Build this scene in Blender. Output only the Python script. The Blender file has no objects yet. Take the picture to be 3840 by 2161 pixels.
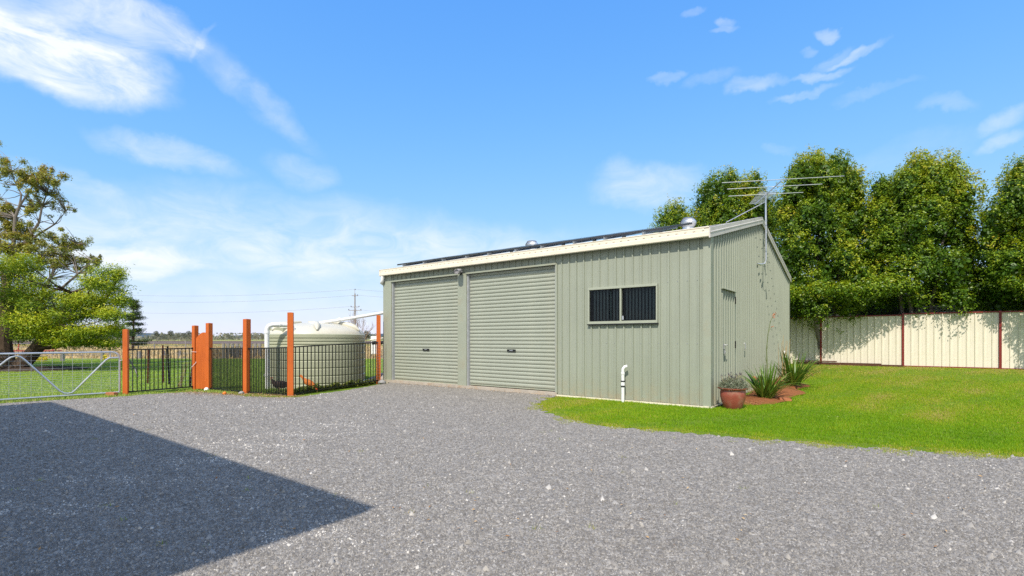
import bpy, bmesh, math, random
import numpy as np
from mathutils import Vector, Matrix
random.seed(7)
RNG = np.random.default_rng(11)
S = bpy.context.scene
COL = S.collection
R = math.radians

# ------------------------------------------------------------------ camera
HC = 1.30                                   # eye height
FPX, CX, HY = 1870.0, 1920.0, 1272.0        # focal length, axis and horizon in the 3840 px photograph
cam = bpy.data.cameras.new('camera'); camo = bpy.data.objects.new('camera', cam); COL.objects.link(camo)
camo.location = (0, 0, HC); camo.rotation_euler = (R(90), 0, 0)
cam.sensor_width = 36; cam.lens = 36 * FPX / 3840; cam.shift_y = (HY - 1080.5) / 3840
cam.clip_start = .05; cam.clip_end = 12000
S.camera = camo

# ------------------------------------------------------------------ view, sun, sky
S.view_settings.view_transform = 'Standard'; S.view_settings.look = 'None'
S.view_settings.exposure = 0.6; S.view_settings.gamma = 1; S.view_settings.use_curve_mapping = False
SUN_EL = 50.0
SD = Vector((-.326, -.9455, 0)).normalized() * math.cos(R(SUN_EL)); SD.z = math.sin(R(SUN_EL))
sun = bpy.data.lights.new('sun', 'SUN'); sun.energy = 3.25; sun.angle = R(.53); sun.color = (1, .93, .82)
suno = bpy.data.objects.new('sun', sun); COL.objects.link(suno)
suno.rotation_euler = SD.to_track_quat('Z', 'Y').to_euler(); suno.location = (-3, -10, 20)
S.cycles.max_bounces = 8; S.cycles.transparent_max_bounces = 12
try: S.cycles.use_denoising = False
except Exception: pass

def direction(dx, dy):
    """direction in the world of a point of the sky (2576-px picture)"""
    return Vector(((dx * 1.4907 - CX) / FPX, 1, (HY - dy * 1.4907) / FPX)).normalized()

class NT:
    """tiny node-tree helper"""
    def __init__(s, tree): s.t = tree; s.n = tree.nodes; s.l = tree.links
    def new(s, kind, **k):
        n = s.n.new(kind)
        for a, v in k.items(): setattr(n, a, v)
        return n
    def put(s, sock, v):
        if isinstance(v, bpy.types.NodeSocket): s.l.new(v, sock)
        elif v is not None: sock.default_value = v
    def math(s, op, a, b=None, clamp=False):
        n = s.new('ShaderNodeMath', operation=op, use_clamp=clamp); s.put(n.inputs[0], a)
        if b is not None: s.put(n.inputs[1], b)
        return n.outputs[0]
    def vmath(s, op, a, b=None, scale=None):
        n = s.new('ShaderNodeVectorMath', operation=op); s.put(n.inputs[0], a)
        if b is not None: s.put(n.inputs[1], b)
        if scale is not None: s.put(n.inputs['Scale'], scale)
        return n.outputs['Value'] if op in ('DOT_PRODUCT', 'LENGTH', 'DISTANCE') else n.outputs[0]
    def noise(s, vec, scale, detail=3, rough=.5, dist=0.0):
        n = s.new('ShaderNodeTexNoise'); s.put(n.inputs['Vector'], vec)
        n.inputs['Scale'].default_value = scale; n.inputs['Detail'].default_value = detail
        n.inputs['Roughness'].default_value = rough; n.inputs['Distortion'].default_value = dist
        return n
    def voro(s, vec, scale, feature='F1'):
        n = s.new('ShaderNodeTexVoronoi', feature=feature); s.put(n.inputs['Vector'], vec)
        n.inputs['Scale'].default_value = scale; return n
    def ramp(s, fac, stops, interp='LINEAR'):
        n = s.new('ShaderNodeValToRGB'); s.put(n.inputs[0], fac); cr = n.color_ramp; cr.interpolation = interp
        while len(cr.elements) < len(stops): cr.elements.new(.5)
        for e, (p, c) in zip(cr.elements, stops):
            e.position = p; e.color = (*c, 1) if isinstance(c, (tuple, list)) else (c, c, c, 1)
        return n.outputs[0]
    def mix(s, fac, a, b, kind='MIX'):
        n = s.new('ShaderNodeMix', data_type='RGBA', blend_type=kind); s.put(n.inputs[0], fac)
        for sock, v in ((n.inputs[6], a), (n.inputs[7], b)):
            s.put(sock, (*v, 1) if isinstance(v, (tuple, list)) else v)
        return n.outputs[2]
    def maprange(s, v, a, b, c=0., d=1., smooth=False):
        n = s.new('ShaderNodeMapRange', interpolation_type='SMOOTHSTEP' if smooth else 'LINEAR')
        for i, x in enumerate((v, a, b, c, d)): s.put(n.inputs[i], x)
        return n.outputs[0]

W = bpy.data.worlds.new('World'); S.world = W; W.use_nodes = True
nt = NT(W.node_tree); nt.n.clear()
sky = nt.new('ShaderNodeTexSky', sky_type='NISHITA'); sky.sun_disc = False
sky.sun_elevation = R(SUN_EL); sky.sun_rotation = R(199); sky.altitude = 20
sky.air_density = .8; sky.dust_density = .2; sky.ozone_density = 6.0
D = nt.new('ShaderNodeTexCoord').outputs['Generated']
wn = nt.noise(D, 5.5, 6, .6); wn2 = nt.noise(D, 22, 4, .6)
warp = nt.vmath('SCALE', nt.vmath('SUBTRACT', wn.outputs['Color'], (.5, .5, .5)), scale=.10)
warp2 = nt.vmath('SCALE', nt.vmath('SUBTRACT', wn2.outputs['Color'], (.5, .5, .5)), scale=.010)
DW = nt.vmath('ADD', nt.vmath('ADD', D, warp), warp2)
CLOUDS = [  # centre x, y, half length, half height (2576-px sky), tilt in degrees, density
    (90, 135, 250, 66, -10, .95), (60, 40, 260, 70, -6, .6), (330, 45, 150, 50, -10, .7), (330, 165, 80, 55, 0, .25),
    (610, 235, 170, 30, -42, .15), (668, 262, 150, 26, -44, .12), (505, 110, 45, 12, 55, .2),
    (420, 397, 150, 28, -10, .34), (760, 440, 80, 34, 0, .24), (330, 655, 190, 26, 0, .55), (1620, 468, 120, 50, 0, .4),
    (760, 590, 560, 75, 0, .27), (1250, 640, 500, 55, 0, .2), (150, 450, 200, 26, -8, .15), (450, 690, 1000, 130, 0, .28),
    (1752, 15, 27, 10, 0, 0.22), (1836, 38, 22, 13, -20, 0.26), (1832, 64, 31, 10, 0, 0.26), (2085, 68, 23, 17, -30, 0.37),
    (2145, 140, 55, 11, 6, 0.42), (2045, 193, 58, 11, -6, 0.36), (1888, 217, 55, 18, 0, 0.33), (2010, 238, 67, 9, 3, 0.29),
    (1685, 203, 37, 10, 0, 0.2), (1785, 208, 55, 14, 4, 0.17), (2020, 118, 16, 11, 0, 0.2), (2080, 150, 49, 13, 20, 0.17),
    (2200, 235, 92, 11, -4, 0.14), (2390, 262, 61, 14, -8, 0.17), (2545, 290, 67, 24, 22, 0.33), (2545, 348, 61, 18, 18, 0.33),
    (1950, 368, 37, 10, 0, 0.14), (2300, 380, 184, 35, 10, 0.09)]
total = None
for cx, cy, rx, ry, ang, dens in CLOUDS:
    c = direction(cx, cy); ca, sa = math.cos(R(ang)), math.sin(R(ang))
    e1 = direction(cx + rx * ca, cy - rx * sa) - c; e2 = direction(cx + ry * sa, cy + ry * ca) - c
    q1 = nt.math('POWER', nt.math('ABSOLUTE', nt.vmath('DOT_PRODUCT', nt.vmath('SUBTRACT', DW, tuple(c)), tuple(e1 / e1.length_squared))), 2.0)
    q2 = nt.math('POWER', nt.math('ABSOLUTE', nt.vmath('DOT_PRODUCT', nt.vmath('SUBTRACT', DW, tuple(c)), tuple(e2 / e2.length_squared))), 2.0)
    m = nt.maprange(nt.math('ADD', q1, q2), 2.3, .0, 0, dens, True)
    total = m if total is None else nt.math('ADD', total, m)
dz = nt.new('ShaderNodeSeparateXYZ'); nt.put(dz.inputs[0], D)
fine = nt.maprange(nt.noise(nt.vmath('MULTIPLY', D, (1, 1, 2.2)), 11, 7, .62, .8).outputs[0], .32, .66, .35, 1.2)
total = nt.math('MULTIPLY', total, fine, True)
front = nt.maprange(dz.outputs[1], .0, .2, 0, 1)
# unseen cloud added behind the view, thickened to whiten the fill in shadows
fill_cloud = nt.maprange(nt.noise(nt.vmath('MULTIPLY', D, (1.5, 1.5, 4)), 2.2, 6, .62, .6).outputs[0], .35, .55, 0, .85)
fill_cloud = nt.math('MULTIPLY', fill_cloud, nt.maprange(dz.outputs[1], .25, -.1, 0, 1))
total = nt.math('ADD', nt.math('MULTIPLY', total, front), fill_cloud, True)
# one response curve for the whole sky, as the camera's: bright parts roll off instead of burning out
sep = nt.new('ShaderNodeSeparateColor'); nt.put(sep.inputs[0], sky.outputs[0]); cmb = nt.new('ShaderNodeCombineColor')
for i, (g_, k_, m_) in enumerate(((1.25, 4.5, 1.20), (1.1, 2.0, 1.03), (1.0, .35, 1.05))):
    c_ = nt.math('POWER', sep.outputs[i], g_)
    nt.put(cmb.inputs[i], nt.math('MULTIPLY', nt.math('DIVIDE', c_, nt.math('ADD', c_, k_)), m_ * 4.7))
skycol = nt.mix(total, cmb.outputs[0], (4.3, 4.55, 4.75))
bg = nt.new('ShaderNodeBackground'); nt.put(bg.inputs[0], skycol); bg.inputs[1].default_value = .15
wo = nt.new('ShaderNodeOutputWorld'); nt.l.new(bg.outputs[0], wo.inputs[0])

# ------------------------------------------------------------------ materials
def principled(name):
    m = bpy.data.materials.new(name); m.use_nodes = True; t = NT(m.node_tree)
    b = m.node_tree.nodes['Principled BSDF']; return m, t, b
def pos(t): return t.new('ShaderNodeNewGeometry').outputs['Position']
def objc(t): return t.new('ShaderNodeTexCoord').outputs['Object']
def M(name, col, rough=.6, spec=.4, metal=0., var=.12, vscale=6., bump=0., bscale=60., stretch=None, dirt=None, dirt_amt=.0, dscale=2.5):
    m, t, b = principled(name)
    p = objc(t)
    if stretch: p = t.vmath('MULTIPLY', p, stretch)
    n = t.noise(p, vscale, 5, .6)
    dark = tuple(c * (1 - var) for c in col); lite = tuple(min(1, c * (1 + var)) for c in col)
    c = t.ramp(n.outputs[0], [(.25, dark), (.75, lite)])
    if dirt:
        d = t.maprange(t.noise(objc(t), dscale, 6, .65).outputs[0], .5, .72, 0, dirt_amt)
        c = t.mix(d, c, dirt)
    t.put(b.inputs['Base Color'], c)
    t.put(b.inputs['Roughness'], t.maprange(n.outputs[0], .2, .8, max(0, rough - .08), min(1, rough + .08)))
    b.inputs['Specular IOR Level'].default_value = spec; b.inputs['Metallic'].default_value = metal
    if bump:
        bn = t.new('ShaderNodeBump'); bn.inputs['Strength'].default_value = bump; bn.inputs['Distance'].default_value = .01
        t.put(bn.inputs['Height'], t.noise(p, bscale, 4, .6).outputs[0]); t.l.new(bn.outputs[0], b.inputs['Normal'])
    return m

def cladding(name, col, stain=True):
    m, t, b = principled(name); p = objc(t)
    n1 = t.noise(t.vmath('MULTIPLY', p, (9, 9, .35)), 2.2, 4, .6).outputs[0]      # run-down streaks
    n2 = t.noise(p, .9, 4, .6).outputs[0]
    c = t.ramp(t.math('ADD', t.math('MULTIPLY', n1, .55), t.math('MULTIPLY', n2, .45)),
               [(.3, tuple(x * .9 for x in col)), (.7, tuple(x * 1.08 for x in col))])
    if stain:
        z = t.new('ShaderNodeSeparateXYZ'); t.put(z.inputs[0], p)
        low = t.maprange(z.outputs[2], .75, .02, 0, 1)
        st = t.math('MULTIPLY', t.math('POWER', low, 2.2), t.maprange(t.noise(p, 5, 6, .7).outputs[0], .38, .72, 0, .75))
        c = t.mix(st, c, (.36, .27, .16))
    t.put(b.inputs['Base Color'], c); b.inputs['Roughness'].default_value = .48
    b.inputs['Specular IOR Level'].default_value = .35
    bn = t.new('ShaderNodeBump'); bn.inputs['Strength'].default_value = .12; bn.inputs['Distance'].default_value = .02
    t.put(bn.inputs['Height'], t.noise(t.vmath('MULTIPLY', p, (1, 1, .5)), 2.5, 3).outputs[0]); t.l.new(bn.outputs[0], b.inputs['Normal'])
    return m

def foliage(name, stops, trans=.35, rough=.42, spec=.5, translate=(.20, .28, .03)):
    """leaf material; the per-leaf attribute 'tint' (0..1) picks the leaf's own colour"""
    m, t, b = principled(name)
    a = t.new('ShaderNodeAttribute'); a.attribute_name = 'tint'
    c = t.ramp(a.outputs['Fac'], stops)
    t.put(b.inputs['Base Color'], c); b.inputs['Roughness'].default_value = rough
    b.inputs['Specular IOR Level'].default_value = spec
    tr = t.new('ShaderNodeBsdfTranslucent'); t.put(tr.inputs[0], t.mix(.55, c, translate))
    mx = t.new('ShaderNodeMixShader'); mx.inputs[0].default_value = trans
    t.l.new(b.outputs[0], mx.inputs[1]); t.l.new(tr.outputs[0], mx.inputs[2])
    t.l.new(mx.outputs[0], m.node_tree.nodes['Material Output'].inputs[0])
    return m

GREEN = (.302, .324, .258)
mt = {}
mt['clad'] = cladding('green_cladding', GREEN)
mt['trim'] = M('green_flashing', (.31, .33, .258), .45, .4, var=.06, vscale=3, dirt=(.36, .25, .13), dirt_amt=.25)
mt['slat'] = M('green_door_steel', (.355, .375, .305), .40, .5, var=.05, vscale=2.5, dirt=(.42, .38, .28), dirt_amt=.2, dscale=1.3)
mt['cream'] = M('cream_paint', (.80, .715, .57), .4, .4, var=.04, vscale=2, dirt=(.6, .5, .33), dirt_amt=.25)
mt['barge'] = M('weathered_barge_paint', (.60, .56, .51), .5, .3, var=.05, vscale=2, dirt=(.35, .31, .27), dirt_amt=.3)
mt['zinc'] = M('zinc_roof', (.55, .56, .57), .35, .5, metal=.6, var=.08, vscale=3)
mt['galv'] = M('galvanised_steel', (.58, .59, .61), .38, .5, metal=.75, var=.14, vscale=9)
mt['galvdull'] = M('dull_galvanised', (.42, .43, .45), .5, .4, metal=.4, var=.15, vscale=9)
mt['alu'] = M('aluminium_frame', (.36, .38, .30), .4, .4, var=.05)
mt['black'] = M('black_powder_coat', (.012, .013, .013), .4, .4, var=.2)
mt['rubber'] = M('black_rubber', (.02, .02, .022), .6, .3, var=.2)
mt['solar'] = M('solar_glass', (.008, .012, .03), .12, .6, var=.2)
mt['solarframe'] = M('solar_frame', (.10, .10, .11), .35, .5, metal=.6)
mt['pvc'] = M('white_pvc', (.80, .80, .79), .35, .45, var=.03, vscale=3, dirt=(.6, .56, .48), dirt_amt=.25, dscale=4)
mt['orange'] = M('orange_painted_timber', (.56, .125, .022), .55, .3, var=.13, vscale=3, bump=.25, bscale=8, stretch=(8, 8, .7), dirt=(.36, .075, .02), dirt_amt=.45, dscale=3)
mt['tank'] = M('sage_poly_tank', (.37, .375, .262), .38, .4, var=.05, vscale=1.5, dirt=(.5, .48, .36), dirt_amt=.25)
mt['tankroof'] = M('pale_poly_tank_roof', (.56, .53, .44), .42, .4, var=.05, vscale=2, dirt=(.5, .45, .34), dirt_amt=.3)
mt['terracotta'] = M('glazed_terracotta', (.30, .075, .05), .38, .45, var=.16, vscale=5, bump=.1, bscale=20, dirt=(.33, .2, .13), dirt_amt=.75, dscale=6)
mt['fcream'] = M('cream_fence_steel', (.74, .68, .56), .45, .35, var=.05, vscale=2, stretch=(4, 4, .6), dirt=(.52, .43, .29), dirt_amt=.25)
mt['fred'] = M('oxide_red_steel', (.20, .022, .018), .4, .4, var=.1, vscale=3)
mt['sleeper'] = M('dark_timber', (.10, .045, .03), .8, .2, var=.3, vscale=6, bump=.4, bscale=25)
mt['concrete'] = M('concrete', (.42, .37, .31), .9, .2, var=.18, vscale=5, bump=.4, bscale=60, dirt=(.36, .22, .11), dirt_amt=.7, dscale=3)
mt['brick'] = M('brick_clay', (.42, .16, .08), .9, .2, var=.25, vscale=14, bump=.4, bscale=60)
mt['bark'] = M('dark_bark', (.085, .058, .042), .95, .15, var=.4, vscale=6, bump=.8, bscale=14, stretch=(3, 3, .6))
mt['gumbark'] = M('pale_gum_bark', (.20, .17, .15), .9, .2, var=.35, vscale=5, bump=.4, bscale=14, stretch=(2, 2, .6))
mt['twig'] = M('bare_twig', (.25, .18, .13), .95, .2, var=.25)
mt['greywood'] = M('weathered_timber', (.29, .26, .24), .95, .2, var=.3, vscale=7, stretch=(4, 4, .5), bump=.4, bscale=20)
mt['rust'] = M('rusty_steel', (.13, .045, .028), .85, .25, var=.4, vscale=10)
mt['redpaint'] = M('faded_red_paint', (.36, .07, .05), .6, .3, var=.3)
mt['wire'] = M('fence_wire', (.42, .42, .43), .45, .4, metal=.6, var=.1)
mt['ply'] = M('yellow_plywood', (.66, .42, .18), .7, .3, var=.15, stretch=(1, 1, 6))
mt['white'] = M('white_paint', (.80, .80, .78), .5, .4, var=.05)
mt['greybox'] = M('grey_cabinet_paint', (.33, .32, .33), .6, .3, var=.08)
mt['dark'] = M('dark_interior', (.02, .02, .02), .9, .1)
mt['blind'] = M('grey_blind_fabric', (.42, .43, .42), .8, .2, var=.06)
mt['housewall'] = M('house_brick', (.33, .24, .19), .9, .2, var=.2, vscale=8)
mt['houseroof'] = M('house_roof_steel', (.2, .2, .21), .5, .3)
mt['backdrop'] = M('backdrop_shade', (.045, .045, .048), .85, .2, var=.2, vscale=2)  # near-black so the gaps under the trees look shaded
mt['fruit'] = M('orange_peel', (.75, .20, .025), .45, .4, bump=.2, bscale=300)
mt['rock'] = M('grey_rock', (.30, .29, .28), .95, .2, var=.25, vscale=9, bump=.6, bscale=20)
mt['hen_brown'] = M('russet_feathers', (.42, .13, .03), .8, .2, var=.5, vscale=30, bump=.5, bscale=60)
mt['hen_dark'] = M('dark_brown_feathers', (.045, .022, .016), .7, .3, var=.6, vscale=30, bump=.5, bscale=60)
mt['comb'] = M('red_comb', (.5, .04, .03), .6, .3)
mt['beak'] = M('horn_beak', (.5, .36, .16), .5, .3)
mt['straw'] = M('dry_stalks', (.40, .29, .15), .9, .2, var=.3)
mt['petal'] = M('orange_petal', (.55, .16, .06), .6, .3)
mt['stem'] = M('green_stem', (.13, .16, .05), .6, .3)
mt['mulch'] = M('red_bark_mulch', (.25, .095, .038), .95, .15, var=.45, vscale=35, bump=1, bscale=60, dirt=(.18, .08, .04), dirt_amt=.6, dscale=14)
mt['hill'] = M('hazed_hill', (.075, .105, .135), 1, 0, var=.2, vscale=.01)  # blue haze of distance mixed into the hill colour

def glass_mat():
    m = bpy.data.materials.new('window_glass'); m.use_nodes = True; t = NT(m.node_tree); m.node_tree.nodes.clear()
    fr = t.new('ShaderNodeFresnel'); fr.inputs[0].default_value = 1.3
    gl = t.new('ShaderNodeBsdfGlossy'); gl.inputs['Roughness'].default_value = .02; gl.inputs[0].default_value = (.9, .95, 1, 1)
    tr = t.new('ShaderNodeBsdfTransparent'); tr.inputs[0].default_value = (.42, .48, .48, 1)
    mx = t.new('ShaderNodeMixShader'); t.l.new(fr.outputs[0], mx.inputs[0]); t.l.new(tr.outputs[0], mx.inputs[1]); t.l.new(gl.outputs[0], mx.inputs[2])
    o = t.new('ShaderNodeOutputMaterial'); t.l.new(mx.outputs[0], o.inputs[0]); return m
mt['glass'] = glass_mat()

def gravel_mat():
    m, t, b = principled('grey_gravel'); p = pos(t)
    big = t.noise(p, .55, 5, .62).outputs[0]; mid = t.noise(p, 4.5, 4, .6).outputs[0]
    v = t.voro(p, 62); v2 = t.voro(p, 24)
    cell = t.new('ShaderNodeSeparateColor'); t.put(cell.inputs[0], v.outputs['Color'])
    cell2 = t.new('ShaderNodeSeparateColor'); t.put(cell2.inputs[0], v2.outputs['Color'])
    c = t.ramp(cell.outputs[0], [(0, (.16, .146, .131)), (.35, (.22, .203, .185)), (.7, (.285, .263, .237)), (.92, (.35, .325, .29)), (1, (.46, .43, .385))])
    c2 = t.ramp(cell2.outputs[0], [(0, (.72, .72, .72)), (.8, (1.05, 1.04, 1.03)), (1, (1.3, 1.28, 1.25))])
    c = t.mix(1, c, c2, 'MULTIPLY')
    c = t.mix(t.maprange(mid, .35, .65, 0, .35), c, t.mix(.5, c, (.30, .285, .275)))
    # dusty pale patches where the stones are worn thin
    dust = t.math('MULTIPLY', t.maprange(t.noise(t.vmath('MULTIPLY', p, (1.2, 2.6, 1)), 1.1, 6, .7).outputs[0], .58, .74, 0, 1), t.maprange(big, .45, .6, 0, 1))
    c = t.mix(t.math('MULTIPLY', dust, .4), c, (.50, .46, .42))
    brown = t.maprange(t.noise(p, 1.7, 6, .72).outputs[0], .66, .78, 0, .4)
    c = t.mix(brown, c, (.26, .18, .10))
    t.put(b.inputs['Base Color'], c); b.inputs['Roughness'].default_value = .92; b.inputs['Specular IOR Level'].default_value = .2
    h = t.math('ADD', t.math('MULTIPLY', v.outputs['Distance'], -1.0), t.math('MULTIPLY', v2.outputs['Distance'], -.8))
    bn = t.new('ShaderNodeBump'); bn.inputs['Strength'].default_value = .5; bn.inputs['Distance'].default_value = .010
    t.put(bn.inputs['Height'], h); t.l.new(bn.outputs[0], b.inputs['Normal']); return m
mt['gravel'] = gravel_mat()

def ground_mat(name, a, b_, c_, s1, s2, bump=.5, stripes=None):
    m, t, b = principled(name); p = pos(t)
    n1 = t.noise(p, s1, 6, .65).outputs[0]; n2 = t.noise(p, s2, 5, .7).outputs[0]
    col = t.ramp(n1, [(.32, a), (.68, b_)]); col = t.mix(t.maprange(n2, .5, .75, 0, .65), col, c_)
    if stripes:
        n3 = t.noise(t.vmath('MULTIPLY', p, stripes), 1, 5, .6).outputs[0]
        col = t.mix(t.maprange(n3, .42, .62, 0, .75), col, tuple(x * .62 for x in a))
    t.put(b.inputs['Base Color'], col); b.inputs['Roughness'].default_value = .95; b.inputs['Specular IOR Level'].default_value = .1
    bn = t.new('ShaderNodeBump'); bn.inputs['Strength'].default_value = bump; bn.inputs['Distance'].default_value = .04
    t.put(bn.inputs['Height'], t.noise(p, 40, 4, .7).outputs[0]); t.l.new(bn.outputs[0], b.inputs['Normal']); return m
mt['lawn'] = ground_mat('mown_lawn', (.11, .19, .015), (.18, .26, .025), (.27, .27, .06), 1.3, 5, .8)
mt['paddock'] = ground_mat('dry_paddock_grass', (.40, .29, .14), (.50, .37, .20), (.30, .27, .09), .25, .9, .8, (.02, .16, 1))
mt['olive'] = ground_mat('rough_olive_pasture', (.26, .24, .07), (.36, .30, .11), (.20, .20, .05), .15, .5, .8, (.02, .1, 1))
mt['plough'] = ground_mat('ploughed_soil', (.12, .085, .07), (.17, .12, .10), (.2, .15, .11), .12, .4, .8)
mt['far'] = ground_mat('far_pasture_grass', (.23, .25, .07), (.33, .31, .12), (.30, .24, .12), .02, .06, .3)

mt['dry'] = foliage('straw_tussocks', [(0, (.34, .30, .11)), (.4, (.50, .37, .18)), (1, (.62, .47, .26))], .2, .8, .15, (.5, .38, .18))
mt['grass'] = foliage('lawn_blades', [(0, (.10, .23, .006)), (.45, (.21, .39, .008)), (.75, (.34, .44, .014)), (.92, (.48, .44, .04)), (1, (.54, .41, .15))], .4, .5, .3, (.36, .52, .015))
mt['lgrass'] = foliage('far_lawn_blades', [(0, (.26, .40, .06)), (.5, (.40, .52, .10)), (.85, (.50, .54, .14)), (1, (.58, .48, .22))], .4, .6, .2, (.32, .44, .06))
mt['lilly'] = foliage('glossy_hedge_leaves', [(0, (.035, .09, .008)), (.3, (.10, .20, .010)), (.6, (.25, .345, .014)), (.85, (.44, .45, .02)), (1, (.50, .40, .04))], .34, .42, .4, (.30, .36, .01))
mt['wattle'] = foliage('fine_wattle_leaves', [(0, (.025, .06, .006)), (.3, (.09, .17, .007)), (.65, (.32, .40, .010)), (1, (.56, .53, .02))], .25, .5, .3, (.34, .40, .01))
mt['gum'] = foliage('gum_leaves', [(0, (.08, .11, .025)), (.4, (.20, .24, .03)), (.8, (.42, .40, .045)), (1, (.42, .24, .05))], .35, .42, .45, (.28, .26, .04))
mt['pine'] = foliage('pine_needles', [(0, (.015, .035, .014)), (.6, (.035, .07, .016)), (1, (.13, .16, .02))], .15, .6, .3)
mt['scrub'] = foliage('far_tree_leaves', [(0, (.12, .13, .105)), (.5, (.19, .195, .15)), (.8, (.24, .23, .15)), (1, (.36, .30, .25))], .15, .7, .2, (.2, .22, .1))
mt['flax'] = foliage('strap_leaves', [(0, (.045, .11, .012)), (.6, (.11, .22, .02)), (.9, (.24, .32, .05)), (1, (.42, .36, .16))], .25, .35, .5)
mt['lavender'] = foliage('grey_lavender_leaves', [(0, (.15, .18, .11)), (.7, (.26, .28, .19)), (1, (.33, .33, .25))], .25, .7, .2, (.3, .33, .18))
mt['lavflower'] = foliage('lavender_flower', [(0, (.06, .05, .08)), (1, (.12, .09, .15))], .1, .7, .2)
mt['weed'] = foliage('creeping_weeds', [(0, (.06, .10, .02)), (.5, (.15, .19, .035)), (1, (.33, .30, .07))], .3, .6, .3)
mt['yellow'] = foliage('yellow_flowers', [(0, (.25, .26, .03)), (.5, (.6, .45, .02)), (1, (.7, .55, .03))], .2, .7, .2)
mt['stones'] = foliage('gravel_stones', [(0, (.145, .133, .12)), (.4, (.21, .194, .177)), (.8, (.28, .259, .234)), (.97, (.36, .335, .305)), (1, (.58, .54, .485))], 0, .85, .2)
mt['litter'] = foliage('dry_leaf_litter', [(0, (.30, .13, .05)), (.5, (.46, .28, .12)), (1, (.6, .48, .3))], .2, .8, .2, (.4, .25, .1))

# ------------------------------------------------------------------ mesh helpers
class MB:
    def __init__(s): s.v = []; s.f = []
    def add(s, vs, fs):
        o = len(s.v); s.v += [tuple(v) for v in vs]; s.f += [tuple(i + o for i in f) for f in fs]; return s
    def box(s, x0, y0, z0, x1, y1, z1):
        return s.add([(x0, y0, z0), (x1, y0, z0), (x1, y1, z0), (x0, y1, z0), (x0, y0, z1), (x1, y0, z1), (x1, y1, z1), (x0, y1, z1)],
                     [(0, 3, 2, 1), (4, 5, 6, 7), (0, 1, 5, 4), (1, 2, 6, 5), (2, 3, 7, 6), (3, 0, 4, 7)])
    def beam(s, p0, p1, w, h, up=(0, 0, 1)):
        p0, p1 = Vector(p0), Vector(p1); d = (p1 - p0).normalized(); a = d.cross(Vector(up))
        if a.length < 1e-4: a = d.cross(Vector((1, 0, 0)))
        a.normalize(); b = a.cross(d); a *= w / 2; b *= h / 2
        return s.add([p0 - a - b, p0 + a - b, p0 + a + b, p0 - a + b, p1 - a - b, p1 + a - b, p1 + a + b, p1 - a + b],
                     [(0, 1, 2, 3), (7, 6, 5, 4), (0, 4, 5, 1), (1, 5, 6, 2), (2, 6, 7, 3), (3, 7, 4, 0)])
    def tube(s, pts, r, n=8, caps=True):
        pts = [Vector(p) for p in pts]; rs = r if isinstance(r, (list, tuple)) else [r] * len(pts)
        o = len(s.v); prev = None
        for i, p in enumerate(pts):
            d = (pts[min(i + 1, len(pts) - 1)] - pts[max(i - 1, 0)])
            d = d.normalized() if d.length > 1e-9 else Vector((0, 0, 1))
            if prev is None:
                a = d.cross(Vector((0, 0, 1)))
                if a.length < .05: a = d.cross(Vector((1, 0, 0)))
            else: a = prev - d * prev.dot(d)
            a.normalize(); prev = a; b = d.cross(a)
            for k in range(n):
                t = 2 * math.pi * k / n; s.v.append(tuple(p + (a * math.cos(t) + b * math.sin(t)) * rs[i]))
        for i in range(len(pts) - 1):
            for k in range(n):
                k2 = (k + 1) % n; s.f.append((o + i * n + k, o + i * n + k2, o + (i + 1) * n + k2, o + (i + 1) * n + k))
        if caps:
            s.f.append(tuple(o + k for k in reversed(range(n)))); s.f.append(tuple(o + (len(pts) - 1) * n + k for k in range(n)))
        return s
    def lathe(s, prof, n=32, c=(0, 0, 0)):
        o = len(s.v)
        for r, z in prof:
            for k in range(n):
                t = 2 * math.pi * k / n; s.v.append((c[0] + r * math.cos(t), c[1] + r * math.sin(t), c[2] + z))
        for i in range(len(prof) - 1):
            for k in range(n):
                k2 = (k + 1) % n; s.f.append((o + i * n + k, o + i * n + k2, o + (i + 1) * n + k2, o + (i + 1) * n + k))
        return s
    def mesh(s, name, m=None, smooth=False):
        me = bpy.data.meshes.new(name); me.from_pydata(s.v, [], s.f); me.update()
        if m: me.materials.append(m)
        if smooth:
            for p in me.polygons: p.use_smooth = True
        return me
    def build(s, name, m, parent=None, smooth=False, bevel=0, loc=None):
        o = bpy.data.objects.new(name, s.mesh(name, m, smooth)); COL.objects.link(o)
        if parent: o.parent = parent
        if loc: o.location = loc
        if bevel:
            bv = o.modifiers.new('edge', 'BEVEL'); bv.width = bevel; bv.segments = 2; bv.limit_method = 'ANGLE'
        if smooth and hasattr(o.data, 'set_sharp_from_angle'): o.data.set_sharp_from_angle(angle=R(40))
        return o

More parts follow.
